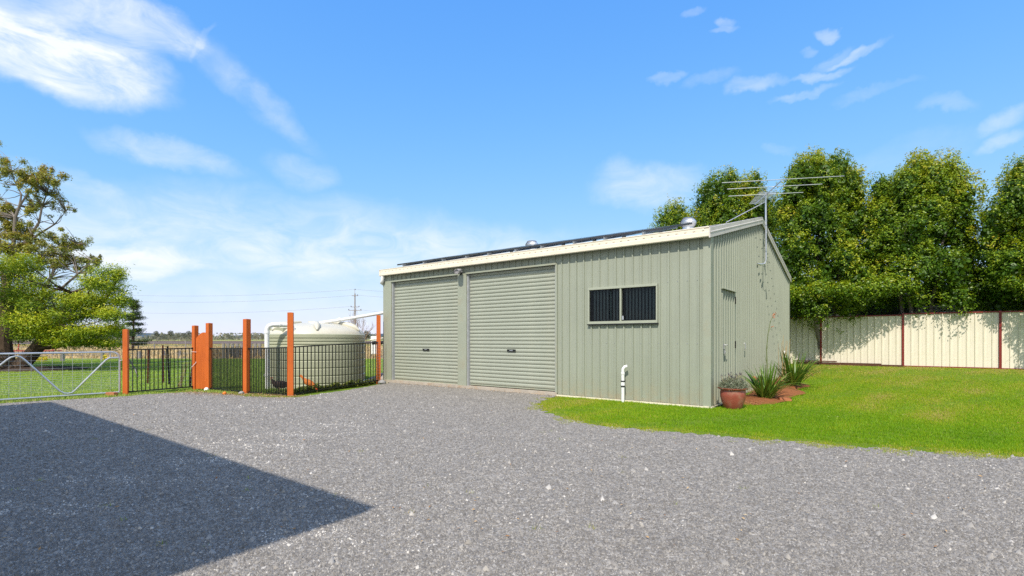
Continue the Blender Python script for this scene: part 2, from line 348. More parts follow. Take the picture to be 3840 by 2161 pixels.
def tag(o, label=None, cat=None, group=None, kind=None):
    if label: o['label'] = label
    if cat: o['category'] = cat
    if group: o['group'] = group
    if kind: o['kind'] = kind
    return o
def thing(name, label, cat, loc=(0, 0, 0), rz=0, group=None):
    o = bpy.data.objects.new(name, None); o.empty_display_size = .2; COL.objects.link(o); o.location = loc; o.rotation_euler = (0, 0, rz)
    return tag(o, label, cat, group)
def link_copy(o, parent=None):
    c = o.copy(); COL.objects.link(c)
    if parent: c.parent = parent
    return c
def copy_tree(o):
    r = link_copy(o)
    for ch in list(o.children):
        c = link_copy(ch, r)
        for g in list(ch.children): link_copy(g, c)
    return r
def npmesh(name, V, F, m, tint=None, parent=None, smooth=False):
    """V (n,3); F (k,3 or 4); tint per vertex"""
    me = bpy.data.meshes.new(name); V = np.ascontiguousarray(V, np.float32); F = np.ascontiguousarray(F, np.int32); k = F.shape[1]
    me.vertices.add(len(V)); me.vertices.foreach_set('co', V.ravel())
    me.loops.add(F.size); me.loops.foreach_set('vertex_index', F.ravel())
    me.polygons.add(len(F)); me.polygons.foreach_set('loop_start', np.arange(0, F.size, k, dtype=np.int32))
    if smooth: me.polygons.foreach_set('use_smooth', np.ones(len(F), bool))
    me.update(calc_edges=True); me.validate()
    if tint is not None:
        a = me.attributes.new('tint', 'FLOAT', 'POINT'); a.data.foreach_set('value', np.ascontiguousarray(tint, np.float32))
    me.materials.append(m); o = bpy.data.objects.new(name, me); COL.objects.link(o)
    if parent: o.parent = parent
    return o
def unit(a): return a / np.maximum(np.linalg.norm(a, axis=1, keepdims=True), 1e-9)
def leaves(P, N, L, Wd, tint, droop=0., align=None):
    """rhombic leaves at P facing N (n,3), length L, width Wd"""
    n = len(P); N = unit(N); T = RNG.normal(size=(n, 3)) if align is None else align + RNG.normal(size=(n, 3)) * .35
    T[:, 2] -= droop; T = unit(T - N * np.sum(T * N, 1, keepdims=True)); B = np.cross(N, T)
    L = np.broadcast_to(L, (n,))[:, None]; Wd = np.broadcast_to(Wd, (n,))[:, None]
    V = np.empty((n, 4, 3)); V[:, 0] = P - T * L * .5; V[:, 1] = P + B * Wd * .5 - T * L * .05 + N * Wd * .12
    V[:, 2] = P + T * L * .5; V[:, 3] = P - B * Wd * .5 - T * L * .05 + N * Wd * .12
    return V.reshape(-1, 3), np.arange(4 * n).reshape(n, 4), np.repeat(tint, 4)
def vnoise(P, s, seed=0):
    """cheap smooth pseudo-noise in -1..1"""
    r = np.random.default_rng(seed); out = np.zeros(len(P))
    for k in range(5):
        w = r.normal(size=3) * s * (1 + .45 * k); out += np.sin(P @ w + r.uniform(0, 6.28)) / (1 + .5 * k)
    return out / 2.2

# ------------------------------------------------------------------ site geometry
TH = R(37.32)
UX = Vector((math.cos(TH), -math.sin(TH), 0)); VY = Vector((math.sin(TH), math.cos(TH), 0))
SC = Vector((3.7193, 9.3861, 0))            # near corner of the shed
def uv(u, v, z=0): return SC + UX * u + VY * v + Vector((0, 0, z))
def at(px, y, z): return Vector(((px - CX) / FPX * y, y, z))
def at_ground(px, py, z=0):
    d = (HC - z) * FPX / (py - HY); return Vector(((px - CX) / FPX * d, d, z))
def local(x, y):
    dx, dy = x - SC.x, y - SC.y
    return dx * UX.x + dy * UX.y, dx * VY.x + dy * VY.y
def ground_z(x, y):
    x = np.asarray(x, float); y = np.asarray(y, float); u, v = local(x, y)
    m = .36 * np.clip((v - 1) / 11, 0, 1.25) ** 1.6
    k = np.clip((u + 6) / 4, 0, 1); m = m * k * k * (3 - 2 * k)
    d2 = (x + 5.75) ** 2 + (y - 14.9) ** 2
    return m - .12 * np.exp(-d2 / 3.2)
POST = {'A': (-9.005, 11.63), 'B': (-8.145, 12.82), 'C': (-7.73, 12.73), 'D': (-6.396, 12.03), 'E': (-5.066, 11.41), 'F': (-4.02, 15.02)}

# ground sheets: lawn grid, then bands of field out to the horizon
xs = np.concatenate([np.linspace(-75, -14, 40), np.linspace(-13.5, 20, 110), np.linspace(21, 75, 30)])
ys = np.concatenate([np.linspace(-25, 4, 12), np.linspace(4.5, 24, 70), np.linspace(25, 33, 9)])
GX, GY = np.meshgrid(xs, ys); V = np.stack([GX.ravel(), GY.ravel(), ground_z(GX.ravel(), GY.ravel())], 1)
nx, ny = len(xs), len(ys); I = np.arange(nx * ny).reshape(ny, nx)
F = np.stack([I[:-1, :-1].ravel(), I[:-1, 1:].ravel(), I[1:, 1:].ravel(), I[1:, :-1].ravel()], 1)
tag(npmesh('lawn', V, F, mt['lawn'], smooth=True), kind='structure')
def band(name, y0, y1, w0, w1, m, seed, wig):
    r = random.Random(seed); k = 40; b = MB(); a = []
    n = 48
    def edge(y, w, s):
        rr = random.Random(int(y * 7)); ph = rr.uniform(0, 6)
        return [(-w + 2 * w * i / n, y + (math.sin(i * .9 + ph) * .6 + math.sin(i * .37 + ph)) * s, 0) for i in range(n + 1)]
    e0 = edge(y0, w0, .0 if y0 == 33 else y0 * .02); e1 = edge(y1, w1, y1 * .02)
    b.add(e0 + e1, [(i, i + 1, n + 2 + i, n + 1 + i) for i in range(n)])
    return tag(b.build(name, m), kind='structure')
band('dry_paddock', 33, 87, 200, 200, mt['paddock'], 1, 0)
band('rough_pasture', 87, 128, 200, 200, mt['olive'], 2, 0)
band('ploughed_field', 128, 345, 200, 400, mt['plough'], 3, 0)
band('far_pasture', 345, 4200, 400, 6000, mt['far'], 4, 0)
b = MB(); b.box(-260, -200, -1.0, 260, 34, -.7); tag(b.build('earth', mt['plough']), kind='structure')
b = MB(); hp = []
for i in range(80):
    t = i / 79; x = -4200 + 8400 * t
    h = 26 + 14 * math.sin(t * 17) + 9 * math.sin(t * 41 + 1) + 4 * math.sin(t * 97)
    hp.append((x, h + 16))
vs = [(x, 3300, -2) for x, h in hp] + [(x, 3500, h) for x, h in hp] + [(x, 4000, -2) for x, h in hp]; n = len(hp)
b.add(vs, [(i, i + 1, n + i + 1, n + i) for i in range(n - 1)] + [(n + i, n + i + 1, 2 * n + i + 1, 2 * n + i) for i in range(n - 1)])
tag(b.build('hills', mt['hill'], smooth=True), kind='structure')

# gravel driveway: one sheet inside a wandering edge
RE = [(-3.38, -.03), (-3.30, -.5), (-3.14, -.94), (-2.78, -1.63), (-2.07, -2.41), (-1.34, -2.85), (-.63, -2.95), (.01, -2.87), (.55, -2.80), (1.09, -2.72),
      (1.76, -2.54), (2.37, -2.45), (2.94, -2.28), (3.47, -2.06), (3.9, -1.92), (6, -1.2), (12, .8)]
right_edge = [uv(*p) for p in RE]
left_edge = [Vector((x, y, 0)) for x, y in [(-3.6, 14.75), (-3.85, 13.9), (-4.2, 12.6), (-4.75, 11.2), (-5.0, 11.05), (-5.9, 11.2), (-6.6, 11.7), (-7.3, 12.05), (-7.9, 12.2), (-8.5, 11.75), (-8.83, 11.2), (-9.3, 10.85), (-9.75, 10.5), (-10.3, 10.05), (-11.5, 9.3), (-14, 8.0), (-26, 3)]]
def densify(pts, step, amp, seed):
    r = random.Random(seed); out = []
    for a, b_ in zip(pts[:-1], pts[1:]):
        k = max(1, int((b_ - a).length / step)); nrm = Vector((-(b_ - a).y, (b_ - a).x, 0)).normalized()
        for i in range(k): out.append(a.lerp(b_, i / k) + nrm * r.uniform(-amp, amp))
    out.append(pts[-1]); return out
loop = densify(left_edge, .12, .045, 3) + [Vector((-26, -22, 0)), Vector((26, -22, 0))] + list(reversed(densify(right_edge, .09, .075, 5))) + [uv(-3.38, .03), uv(-9.5, .03)]
b = MB(); b.add([(p.x, p.y, .006) for p in loop], [tuple(range(len(loop)))])
go = b.build('gravel_driveway', mt['gravel']); tag(go, kind='structure')
bm = bmesh.new(); bm.from_mesh(go.data); bmesh.ops.triangulate(bm, faces=bm.faces[:], ngon_method='EAR_CLIP')
bmesh.ops.recalc_face_normals(bm, faces=bm.faces[:])
if bm.faces[0].normal.z < 0: bmesh.ops.reverse_faces(bm, faces=bm.faces[:])
bm.to_mesh(go.data); bm.free()
LOOP = np.array([(p.x, p.y) for p in loop])
def inside(P, poly=LOOP):
    x, y = P[:, 0], P[:, 1]; c = np.zeros(len(P), bool); j = len(poly) - 1
    for i in range(len(poly)):
        xi, yi = poly[i]; xj, yj = poly[j]
        if yi != yj:
            t = ((yi > y) != (yj > y)) & (x < (xj - xi) * (y - yi) / (yj - yi) + xi); c ^= t
        j = i
    return c
def edge_dist(P, pts):
    A = np.array([(p.x, p.y) for p in pts]); d = np.full(len(P), 1e9)
    for a, b_ in zip(A[:-1], A[1:]):
        ab = b_ - a; t = np.clip(((P - a) @ ab) / max(ab @ ab, 1e-9), 0, 1); d = np.minimum(d, np.linalg.norm(P - a - t[:, None] * ab, axis=1))
    return d
def frustum(n, y0, y1, power, margin=.06):
    """random ground points in the field of view, denser near the eye"""
    power = power if abs(power - 1) > 1e-3 else 1.001
    t = RNG.uniform(size=n); y = (y0 ** (1 - power) + t * (y1 ** (1 - power) - y0 ** (1 - power))) ** (1 / (1 - power))
    x = y * RNG.uniform(-1.027 - margin, 1.027 + margin, n); return np.stack([x, y], 1)

# loose stones on the driveway
P = frustum(380000, 2.2, 15, 1.15, .15); P = P[inside(P)][:230000]; n = len(P)
big = RNG.uniform(size=n) > .994
sz = RNG.gamma(7, .00082, n) * np.clip(.8 + P[:, 1] * .075, 0, 1.6) * (1 + 1.3 * big)
chip = np.array([(1, 0, -.4), (0, 1, -.4), (-1, 0, -.4), (0, -1, -.4), (0, 0, .75)])
V = chip[None] * (1 + RNG.uniform(-.35, .35, (n, 5, 1))) * sz[:, None, None]; V[:, :, 0] *= RNG.uniform(.75, 1.5, (n, 1)); V[:, 4, :2] += RNG.uniform(-.5, .5, (n, 2)) * sz[:, None]
a = RNG.uniform(0, 6.28, n); ca, sa = np.cos(a)[:, None], np.sin(a)[:, None]
X0, Y0 = V[:, :, 0].copy(), V[:, :, 1].copy(); V[:, :, 0] = X0 * ca - Y0 * sa; V[:, :, 1] = X0 * sa + Y0 * ca
V[:, :, 2] += RNG.uniform(-.35, .35, (n, 1)) * V[:, :, 0]
V[:, :, 0] += P[:, :1]; V[:, :, 1] += P[:, 1:]; V[:, :, 2] += .006 + sz[:, None] * .3
of = np.array([(0, 1, 4), (1, 2, 4), (2, 3, 4), (3, 0, 4)])
F = (of[None] + np.arange(n)[:, None, None] * 5).reshape(-1, 3)
wear = vnoise(np.stack([P[:, 0] * .45 - P[:, 1] * .2, P[:, 1] * 1.3 + P[:, 0] * .35, P[:, 0] * 0], 1), 1.3, 17) + .6 * vnoise(np.stack([P[:, 0], P[:, 1] * 1.6, P[:, 0] * 0], 1), 4.5, 18)
tint = np.where(big, RNG.uniform(.7, 1, n), np.clip(RNG.uniform(size=n) ** 1.2 + .40 * np.clip(wear - .85, 0, .6) - .08 * np.clip(-wear, 0, 1), 0, 1))
tag(npmesh('gravel', V.reshape(-1, 3), F, mt['stones'], np.repeat(tint, 5)), 'loose grey stones with pale ones among them on the driveway', kind='stuff')

# ------------------------------------------------------------------ shed
DU, DV = 9.543, 9.0                          # frontage, depth
EAVE, SL = 3.22, .2384
shed = thing('shed', 'pale green steel shed with two roller doors and a gable end', 'shed', tuple(SC), -TH)
PITCH, RH = .1905, .028
def profile(a0, a1, phase):
    """rib profile as (position, outward offset) from a0 to a1"""
    def off(a):
        t = ((a - phase) / PITCH) % 1.0; d = min(t, 1 - t) * PITCH
        if d <= .011: return RH
        if d <= .019: return RH * (1 - (d - .011) / .008)
        if .046 < d < .056: return .003
        return 0
    cuts = {a0, a1}; k0 = int((a0 - phase) / PITCH) - 2
    for k in range(k0, k0 + int((a1 - a0) / PITCH) + 5):
        for o in (-.058, -.056, -.046, -.044, -.019, -.011, .011, .019, .044, .046, .056, .058):
            c = phase + k * PITCH + o
            if a0 < c < a1: cuts.add(c)
    return [(c, off(c)) for c in sorted(cuts)]
def clad_front(b, u0, u1, z0, z1, v=0, sgn=-1):
    p = profile(u0, u1, -.2); n = len(p)
    b.add([(u, v + sgn * o, z0) for u, o in p] + [(u, v + sgn * o, z1) for u, o in p], [(i, i + 1, n + i + 1, n + i) for i in range(n - 1)])
def gable_z(v): return EAVE + SL * (v if v < DV / 2 else DV - v) + .05
def clad_side(b, v0, v1, z0, z1, u=0, sgn=1):
    p = profile(v0, v1, .12); n = len(p)
    top = (lambda v: gable_z(v)) if z1 is None else (lambda v: z1)
    b.add([(u + sgn * o, v, z0) for v, o in p] + [(u + sgn * o, v, top(v)) for v, o in p], [(i, i + 1, n + i + 1, n + i) for i in range(n - 1)])
ZB = .035
b = MB(); WU0, WU1, WZ0, WZ1 = -2.545, -1.005, 1.645, 2.40
clad_front(b, -3.36, WU0, ZB, 3.3); clad_front(b, WU0, WU1, ZB, WZ0); clad_front(b, WU0, WU1, WZ1, 3.3); clad_front(b, WU1, -.03, ZB, 3.3)
clad_front(b, -9.50, -3.36, 3.03, 3.3)
wall = b.build('wall', mt['clad'], shed); wall['label'] = 'front wall of ribbed pale green steel around doors and window'
b = MB(); DD0, DD1, DZ = .815, 1.875, 2.32
clad_side(b, .03, DD0, ZB, None); clad_side(b, DD0, DD1, DZ, None); clad_side(b, DD1, DV, ZB, None)
gw = b.build('wall', mt['clad'], shed); gw['label'] = 'gable end wall of ribbed pale green steel'
b = MB(); clad_side(b, .03, DV, ZB, None, -DU, -1); b.build('wall', mt['clad'], shed)['label'] = 'far gable wall of ribbed steel'
b = MB(); clad_front(b, -DU, 0, ZB, 3.25, DV, 1); b.build('wall', mt['clad'], shed)['label'] = 'rear wall of ribbed steel'
# screw rows
def screws(rows):
    b = MB()
    for (kind, z, a0, a1) in rows:
        k = math.ceil((a0 - (-.2 if kind == 'f' else .12)) / PITCH)
        while True:
            a = (-.2 if kind == 'f' else .12) + k * PITCH; k += 1
            if a > a1: break
            zz = z if z > 0 else gable_z(a) + z
            if kind == 'f': b.box(a - .032, -.008, zz - .006, a - .020, .0, zz + .006)
            else: b.box(0.0, a + .020, zz - .006, .008, a + .032, zz + .006)
    return b
screws([('f', 1.215, -3.3, -.1), ('f', 2.43, -3.3, WU0 - .05), ('f', 2.43, WU1 + .05, -.1), ('s', 1.21, .1, DD0), ('s', 1.21, DD1, 8.9), ('s', 2.40, .1, 8.9), ('s', -.22, .2, 8.8)]).build('screw_row', mt['galvdull'], shed)['kind'] = 'stuff'
# corner flashings, jambs, sill flashing
for (x0, y0, x1, y1, z0, z1) in [(-.11, -.034, .034, .0, .0, 3.22), (.0, 0, .034, .12, .0, 3.24), (-DU - .034, -.034, -9.20, 0, .02, 3.22), (-DU - .034, 0, -DU, .12, .02, 3.22), (-.034 + .034, DV - .1, .034, DV + .034, .02, 3.22)]:
    MB().box(x0, y0, z0, x1, y1, z1).build('corner_flashing', mt['trim'], shed)
MB().box(-6.47, -.034, .02, -6.16, 0, 3.03).build('door_post', mt['trim'], shed)
MB().box(-3.405, -.034, .02, -3.36, 0.06, 3.03).build('jamb', mt['trim'], shed)
for u0, u1 in [(-9.20, -6.47), (-6.16, -3.405)]:
    MB().box(u0 - .02, -.045, 3.005, u1 + .02, -.002, 3.045).build('door_head', mt['trim'], shed)
    MB().box(u0, -.001, .02, u0 + .045, .12, 3.02).build('door_track', mt['galvdull'], shed)
    MB().box(u1 - .03, -.001, .02, u1, .12, 3.02).build('door_track', mt['galvdull'], shed)
# roller doors: a curtain of slats each
def roller(u0, u1, z0, label):
    d = bpy.data.objects.new('roller_door', None); COL.objects.link(d); d.parent = shed; d['label'] = label
    d.location = ((u0 + u1) / 2, .075, 0); w = (u1 - u0) / 2; n = 31; hgt = (3.02 - z0) / n
    prof = [(.018, 0), (.018, .007), (.002, .016), (-.008, .040), (-.009, .068), (-.005, .088), (.004, .095), (.018, .0985)]
    prof = [(y, z * hgt / .0985) for y, z in prof]; k = len(prof)
    b = MB(); b.add([(-w, y, z) for y, z in prof] + [(w, y, z) for y, z in prof], [(i, k + i, k + i + 1, i + 1) for i in range(k - 1)])
    me = b.mesh('slat', mt['slat'])
    for i in range(n):
        o = bpy.data.objects.new('slat', me); COL.objects.link(o); o.parent = d; o.location = (0, 0, z0 + i * hgt)
    MB().box(-w, .0, z0 - .03, w, .035, z0 - .002).build('bottom_rail', mt['trim'], d)
    return d
d1 = roller(-9.155, -6.50, .105, 'left roller door of pale green slats'); d2 = roller(-6.115, -3.435, .125, 'right roller door of pale green slats')
for d, u, z in ((d1, -7.79, 1.0), (d2, -4.74, 1.018)):
    cu = d.location.x
    MB().box(u - cu - .13, -.032, z - .028, u - cu + .13, -.0125, z + .028).build('handle', mt['black'], d, bevel=.004)
    MB().box(u - cu - .05, -.036, z - .008, u - cu + .05, -.0325, z + .010).build('lock_plate', mt['galv'], d)
b = MB().box(-9.2, .14, 0.1, -3.4, .16, 3.05); b.build('door_backing', mt['dark'], shed)
# window
win = bpy.data.objects.new('window', None); COL.objects.link(win); win.parent = shed; win.location = ((WU0 + WU1) / 2, 0, WZ0)
hw, hh = (WU1 - WU0) / 2 + .012, WZ1 - WZ0
b = MB(); fw = .032
b.box(-hw, -.05, -.02, hw, .04, .035); b.box(-hw, -.05, hh - .035, hw, .04, hh + .012); b.box(-hw, -.048, .035, -hw + fw, .04, hh - .035); b.box(hw - fw, -.048, .035, hw, .04, hh - .035)
b.build('frame', mt['alu'], win, bevel=.003)
MB().box(-.035, -.044, .035, .0, .03, hh - .035).build('mullion', mt['alu'], win, bevel=.003)
MB().box(-hw - .01, -.062, -.045, hw + .01, -.0, -.022).build('sill', mt['black'], win)
for s in (-1, 1):
    x0, x1 = (-hw + fw, -.035) if s < 0 else (0, hw - fw); y = -.012 if s < 0 else .012
    MB().add([(x0, y, .035), (x1, y, .035), (x1, y, hh - .035), (x0, y, hh - .035)], [(0, 1, 2, 3)]).build('pane', mt['glass'], win)
    r0 = .012
    b = MB(); b.box(x0, y - .008, .035, x1, y + .006, .035 + r0); b.box(x0, y - .008, hh - .035 - r0, x1, y + .006, hh - .035); b.box(x0, y - .008, .035 + r0, x0 + r0, y + .006, hh - .035 - r0); b.box(x1 - r0, y - .008, .035 + r0, x1, y + .006, hh - .035 - r0)
    b.build('sash', mt['black'], win)
for s in (0, 1):
    me = None
    for k in range(9 if s == 0 else 10):
        x = (-hw + .10 + k * .077) if s == 0 else (.05 + k * .073)
        if me is None:
            me = MB().add([(-.018, 0, 0), (.018, .014, 0), (.018, .014, hh - .06), (-.018, 0, hh - .06)], [(0, 1, 2, 3)]).mesh('blind_strip', mt['blind'])
        o = bpy.data.objects.new('blind_strip', me); COL.objects.link(o); o.parent = win; o.location = (x, .075 + (.05 if s else 0), .03)
MB().box(-.02, -.03, .06, .02, -.013, .14).build('latch', mt['galv'], win, loc=(.03, 0, 0))
b = MB(); b.box(WU0 - .5, 1.5, .8, WU1 + .5, 1.52, 3.1); b.box(WU0 - .5, .2, .8, WU0 - .48, 1.5, 3.1); b.box(WU1 + .48, .2, .8, WU1 + .5, 1.5, 3.1); b.box(WU0 - .5, .2, .78, WU1 + .5, 1.5, .8)
b.build('room_lining', mt['dark'], shed)
# side door cut into the cladding
door = bpy.data.objects.new('door', None); COL.objects.link(door); door.parent = shed
b = MB(); clad_side(b, DD0 + .006, DD1 - .006, .07, DZ - .012, -.014); b.build('door_leaf', mt['clad'], door)
MB().box(-.012, DD0 - .01, DZ - .006, .043, DD1 + .01, DZ + .004).build('door_head', mt['trim'], door)
MB().box(-.04, DD0, .03, -.03, DD1, DZ).build('door_backing', mt['dark'], door)
for z in (2.14, 1.18):
    b = MB(); b.box(.015, DD1 - .05, z - .07, .026, DD1 + .0, z + .07); b.tube([(.024, DD1 - .01, z - .08), (.024, DD1 - .01, z + .08)], .009, 6); b.build('hinge', mt['black'], door)
b = MB(); b.box(.01, DD0 + .10, 1.10, .032, DD0 + .16, 1.20); b.tube([(.03, DD0 + .13, 1.18), (.075, DD0 + .13, 1.18), (.075, DD0 + .19, 1.175)], .009, 6); b.box(.02, DD0 + .11, 1.0, .05, DD0 + .15, 1.08)
b.build('lock', mt['galv'], door)
b = MB(); b.tube([(.03, 2.62, 1.2), (.06, 2.62, 1.2), (.06, 2.62, 1.08), (.03, 2.62, 1.06)], .008, 6); b.box(.0, 2.60, 1.18, .03, 2.64, 1.22); b.build('hook', mt['galv'], shed)
# slab and base strip
MB().box(-9.50, -.05, -.08, -3.36, .5, .075).build('slab', mt['concrete'], shed)
b = MB(); b.box(-3.36, -.055, .0, .0, -.036, .034); b.box(.036, -.055, .0, .052, 2.2, .03); b.build('base_strip', mt['cream'], shed)
MB().box(-DU + .02, .02, -.1, -.02, DV - .02, .03).build('floor', mt['concrete'], shed)
# roof
def roofz(v): return EAVE + .085 + SL * (v if v < DV / 2 else DV - v)
for side in (0, 1):
    b = MB(); p = profile(-DU - .02, .02, -.2); n = len(p); v0, v1 = (-.12, DV / 2) if side == 0 else (DV + .12, DV / 2)
    z0 = EAVE + .085 - .12 * SL; z1 = roofz(DV / 2)
    vs = [(u, v0, z0 + o) for u, o in p] + [(u, v1, z1 + o) for u, o in p]
    b.add(vs, [(i, i + 1, n + i + 1, n + i) for i in range(n - 1)])
    b.add([(-DU - .02, v0, z0 - .01), (.02, v0, z0 - .01), (.02, v1, z1 - .01), (-DU - .02, v1, z1 - .01)], [(3, 2, 1, 0)])
    r = b.build('roof', mt['zinc'], shed); r['label'] = 'front roof slope of silver steel' if side == 0 else 'rear roof slope of silver steel'
    if side == 0: roof0 = r
zr = roofz(DV / 2)
b = MB(); b.add([(-DU, 4.28, zr - .052 + .04), (.06, 4.28, zr - .052 + .04), (.06, 4.5, zr + .045), (-DU, 4.5, zr + .045), (-DU, 4.72, zr - .012), (.06, 4.72, zr - .012)], [(0, 1, 2, 3), (3, 2, 5, 4)])
b.build('ridge_cap', mt['barge'], shed)
# gutter with overflow slots
b = MB(); prof = [(-.05, 3.215), (-.155, 3.200), (-.168, 3.215), (-.168, 3.285), (-.160, 3.292), (-.160, 3.372), (-.168, 3.378), (-.168, 3.392), (-.150, 3.392), (-.150, 3.23), (-.05, 3.235)]
k = len(prof); u0, u1 = -9.60, .03
b.add([(u0, v, z) for v, z in prof] + [(u1, v, z) for v, z in prof], [(i, (i + 1) % k, k + (i + 1) % k, k + i) for i in range(k)])
b.box(u0 - .004, -.166, 3.203, u0, -.05, 3.39); b.box(u1, -.166, 3.203, u1 + .004, -.05, 3.39)
b.build('gutter', mt['cream'], shed)
b = MB(); u = -9.5
while u < -.05: b.box(u, -.1625, 3.318, u + .045, -.1604, 3.325); u += .165
b.build('overflow_slots', mt['black'], shed)['kind'] = 'stuff'
for u in (-7.1, -3.3): MB().box(u, -.1705, 3.202, u + .006, -.1685, 3.39).build('gutter_joint', mt['barge'], shed)
MB().box(u0, DV + .04, 3.2, u1, DV + .16, 3.38).build('gutter', mt['cream'], shed)
# barge boards
for sd in (0, 1):
    va, vb = (-.17, DV / 2) if sd == 0 else (DV + .15, DV / 2)
    for uu in (0.0, -DU - .06):
        b = MB(); o = .035; x0, x1 = uu + o, uu + o + .025
        def zz(v): return EAVE + SL * (v if v < DV / 2 else DV - v)
        za, zb = zz(va), zz(vb)
        b.add([(x0, va, za + .0), (x1, va, za), (x1, va, za + .185), (x0, va, za + .185), (x0, vb, zb), (x1, vb, zb), (x1, vb, zb + .175), (x0, vb, zb + .175)],
              [(0, 1, 2, 3), (7, 6, 5, 4), (1, 5, 6, 2), (0, 4, 5, 1), (3, 2, 6, 7), (0, 3, 7, 4)])
        b.add([(x1, va, za + .115), (x1 + .008, va, za + .105), (x1 + .008, va, za + .09), (x1, va, za + .08), (x1, vb, zb + .115), (x1 + .008, vb, zb + .105), (x1 + .008, vb, zb + .09), (x1, vb, zb + .08)],
              [(0, 1, 5, 4), (1, 2, 6, 5), (2, 3, 7, 6)])
        b.add([(x0 - .09, va, za + .188), (x1, va, za + .188), (x1, vb, zb + .178), (x0 - .09, vb, zb + .178)], [(0, 1, 2, 3)])
        b.build('barge_board', mt['barge'], shed)
# turbine ventilators on the ridge
for u in (-1.85, -7.24):
    vt = bpy.data.objects.new('ventilator', None); COL.objects.link(vt); vt.parent = shed; vt.location = (u, 4.5, zr + .03)
    MB().lathe([(.17, -.12), (.15, .0), (.15, .06)], 20).build('collar', mt['galv'], vt, smooth=True)
    b = MB(); nb = 26
    for i in range(nb):
        t0 = 2 * math.pi * i / nb; pts0 = []; pts1 = []
        for j in range(7):
            q = j / 6; r = .12 + .105 * math.sin(math.pi * (.12 + .8 * q)); z = .05 + .24 * q
            pts0.append(((r - .01) * math.cos(t0 + q * .25), (r - .01) * math.sin(t0 + q * .25), z)); pts1.append((r * math.cos(t0 + q * .25 + .26), r * math.sin(t0 + q * .25 + .26), z))
        b.add(pts0 + pts1, [(j, 7 + j, 8 + j, j + 1) for j in range(6)])
    b.build('blades', mt['galv'], vt)
    MB().lathe([(.17, .285), (.14, .305), (.06, .318), (0.001, .32)], 20).build('cap', mt['galv'], vt, smooth=True)
    MB().lathe([(.115, .05), (.20, .12), (.205, .2), (.16, .28)], 16).build('core', mt['greybox'], vt)
# downpipe from the gutter's left end
b = MB()
b.tube([(-9.50, -.11, 3.22), (-9.50, -.11, 3.16)], .05, 12)
b.tube([(-9.50, -.11, 3.17), (-9.51, -.11, 3.08), (-9.55, -.10, 3.03), (-9.62, -.06, 3.01), (-9.66, .02, 3.0), (-9.67, .10, 2.95), (-9.67, .14, 2.85), (-9.67, .14, 2.1)], .05, 12)
b.build('downpipe', mt['pvc'], shed, smooth=True)
MB().box(-9.82, .5, 1.33, -9.57, .95, 2.05).build('meter_cabinet', mt['greybox'], shed, bevel=.01)

# solar panels: two rows of five resting on the front slope
pw, ph = 1.665, .99; nvec = Vector((0, -SL, 1)).normalized(); sdir = Vector((0, 1, SL)).normalized()
solar0 = None
for r_ in range(2):
    for c_ in range(5):
        lab = ['lower row solar panel, %s on the front roof slope', 'upper row solar panel, %s on the front roof slope'][r_] % ['at the far left end', 'second from the left end', 'in the middle', 'second from the antenna end', 'at the end nearest the antenna'][c_]
        if solar0 is None:
            solar0 = thing('solar_panel', lab, 'solar panel', group='solar panels on the shed roof')
            b = MB(); b.box(0, 0, 0, pw, .012, .042); b.box(0, ph - .012, 0, pw, ph, .042); b.box(0, .012, 0, .012, ph - .012, .042); b.box(pw - .012, .012, 0, pw, ph - .012, .042); b.build('frame', mt['solarframe'], solar0)
            MB().box(.012, .012, .030, pw - .012, ph - .012, .039).build('glass', mt['solar'], solar0)
            b = MB()
            for x in (.38, 1.28): b.box(x - .02, -.10, -.052, x + .02, ph + .02, -.002); b.box(x - .012, -.115, -.055, x - .006, -.1, .02); b.box(x - .045, -.09, -.085, x + .045, -.05, -.05)
            b.build('mounting_rail', mt['galv'], solar0)
            o = solar0
        else: o = copy_tree(solar0); o['label'] = lab
        base = Vector((-9.47 + c_ * (pw + .02), .42 + r_ * (ph + .02) * sdir.y, 0)); base.z = roofz(base.y) + .175
        Mx = Matrix.Translation(SC) @ Matrix.Rotation(-TH, 4, 'Z') @ Matrix.Translation(base) @ Matrix.Rotation(math.atan(SL), 4, 'X')
        o.matrix_world = Mx; o.location, o.rotation_euler = Mx.to_translation(), Mx.to_euler()

# twin floodlight under the gutter between the doors
fl = thing('floodlight', 'twin grey security floodlight under the gutter between the roller doors', 'light', tuple(uv(-6.33, -.036, 3.08)), -TH)
MB().lathe([(0, 0), (.05, 0), (.05, .03), (0, .03)], 14).build('base', mt['greybox'], fl).rotation_euler = (R(90), 0, 0)
for s, px in ((-1, -.10), (1, .09)):
    b = MB(); b.lathe([(0, 0), (.045, .0), (.058, .10), (.062, .17), (.055, .172), (.05, .15), (0, .15)], 16)
    o = b.build('lamp_head', mt['greybox'], fl, smooth=True); o.location = (px * .6, -.10, .02); o.rotation_euler = (R(105), 0, R(-35 * s) if s < 0 else R(10))
b = MB(); b.tube([(0, -.03, -.0), (0, -.09, .0), (-.06, -.1, .02)], .012, 6); b.tube([(0, -.09, .0), (.054, -.1, .02)], .012, 6); b.tube([(.03, -.03, -.03), (.03, -.07, -.09)], .028, 8); b.build('bracket', mt['black'], fl)

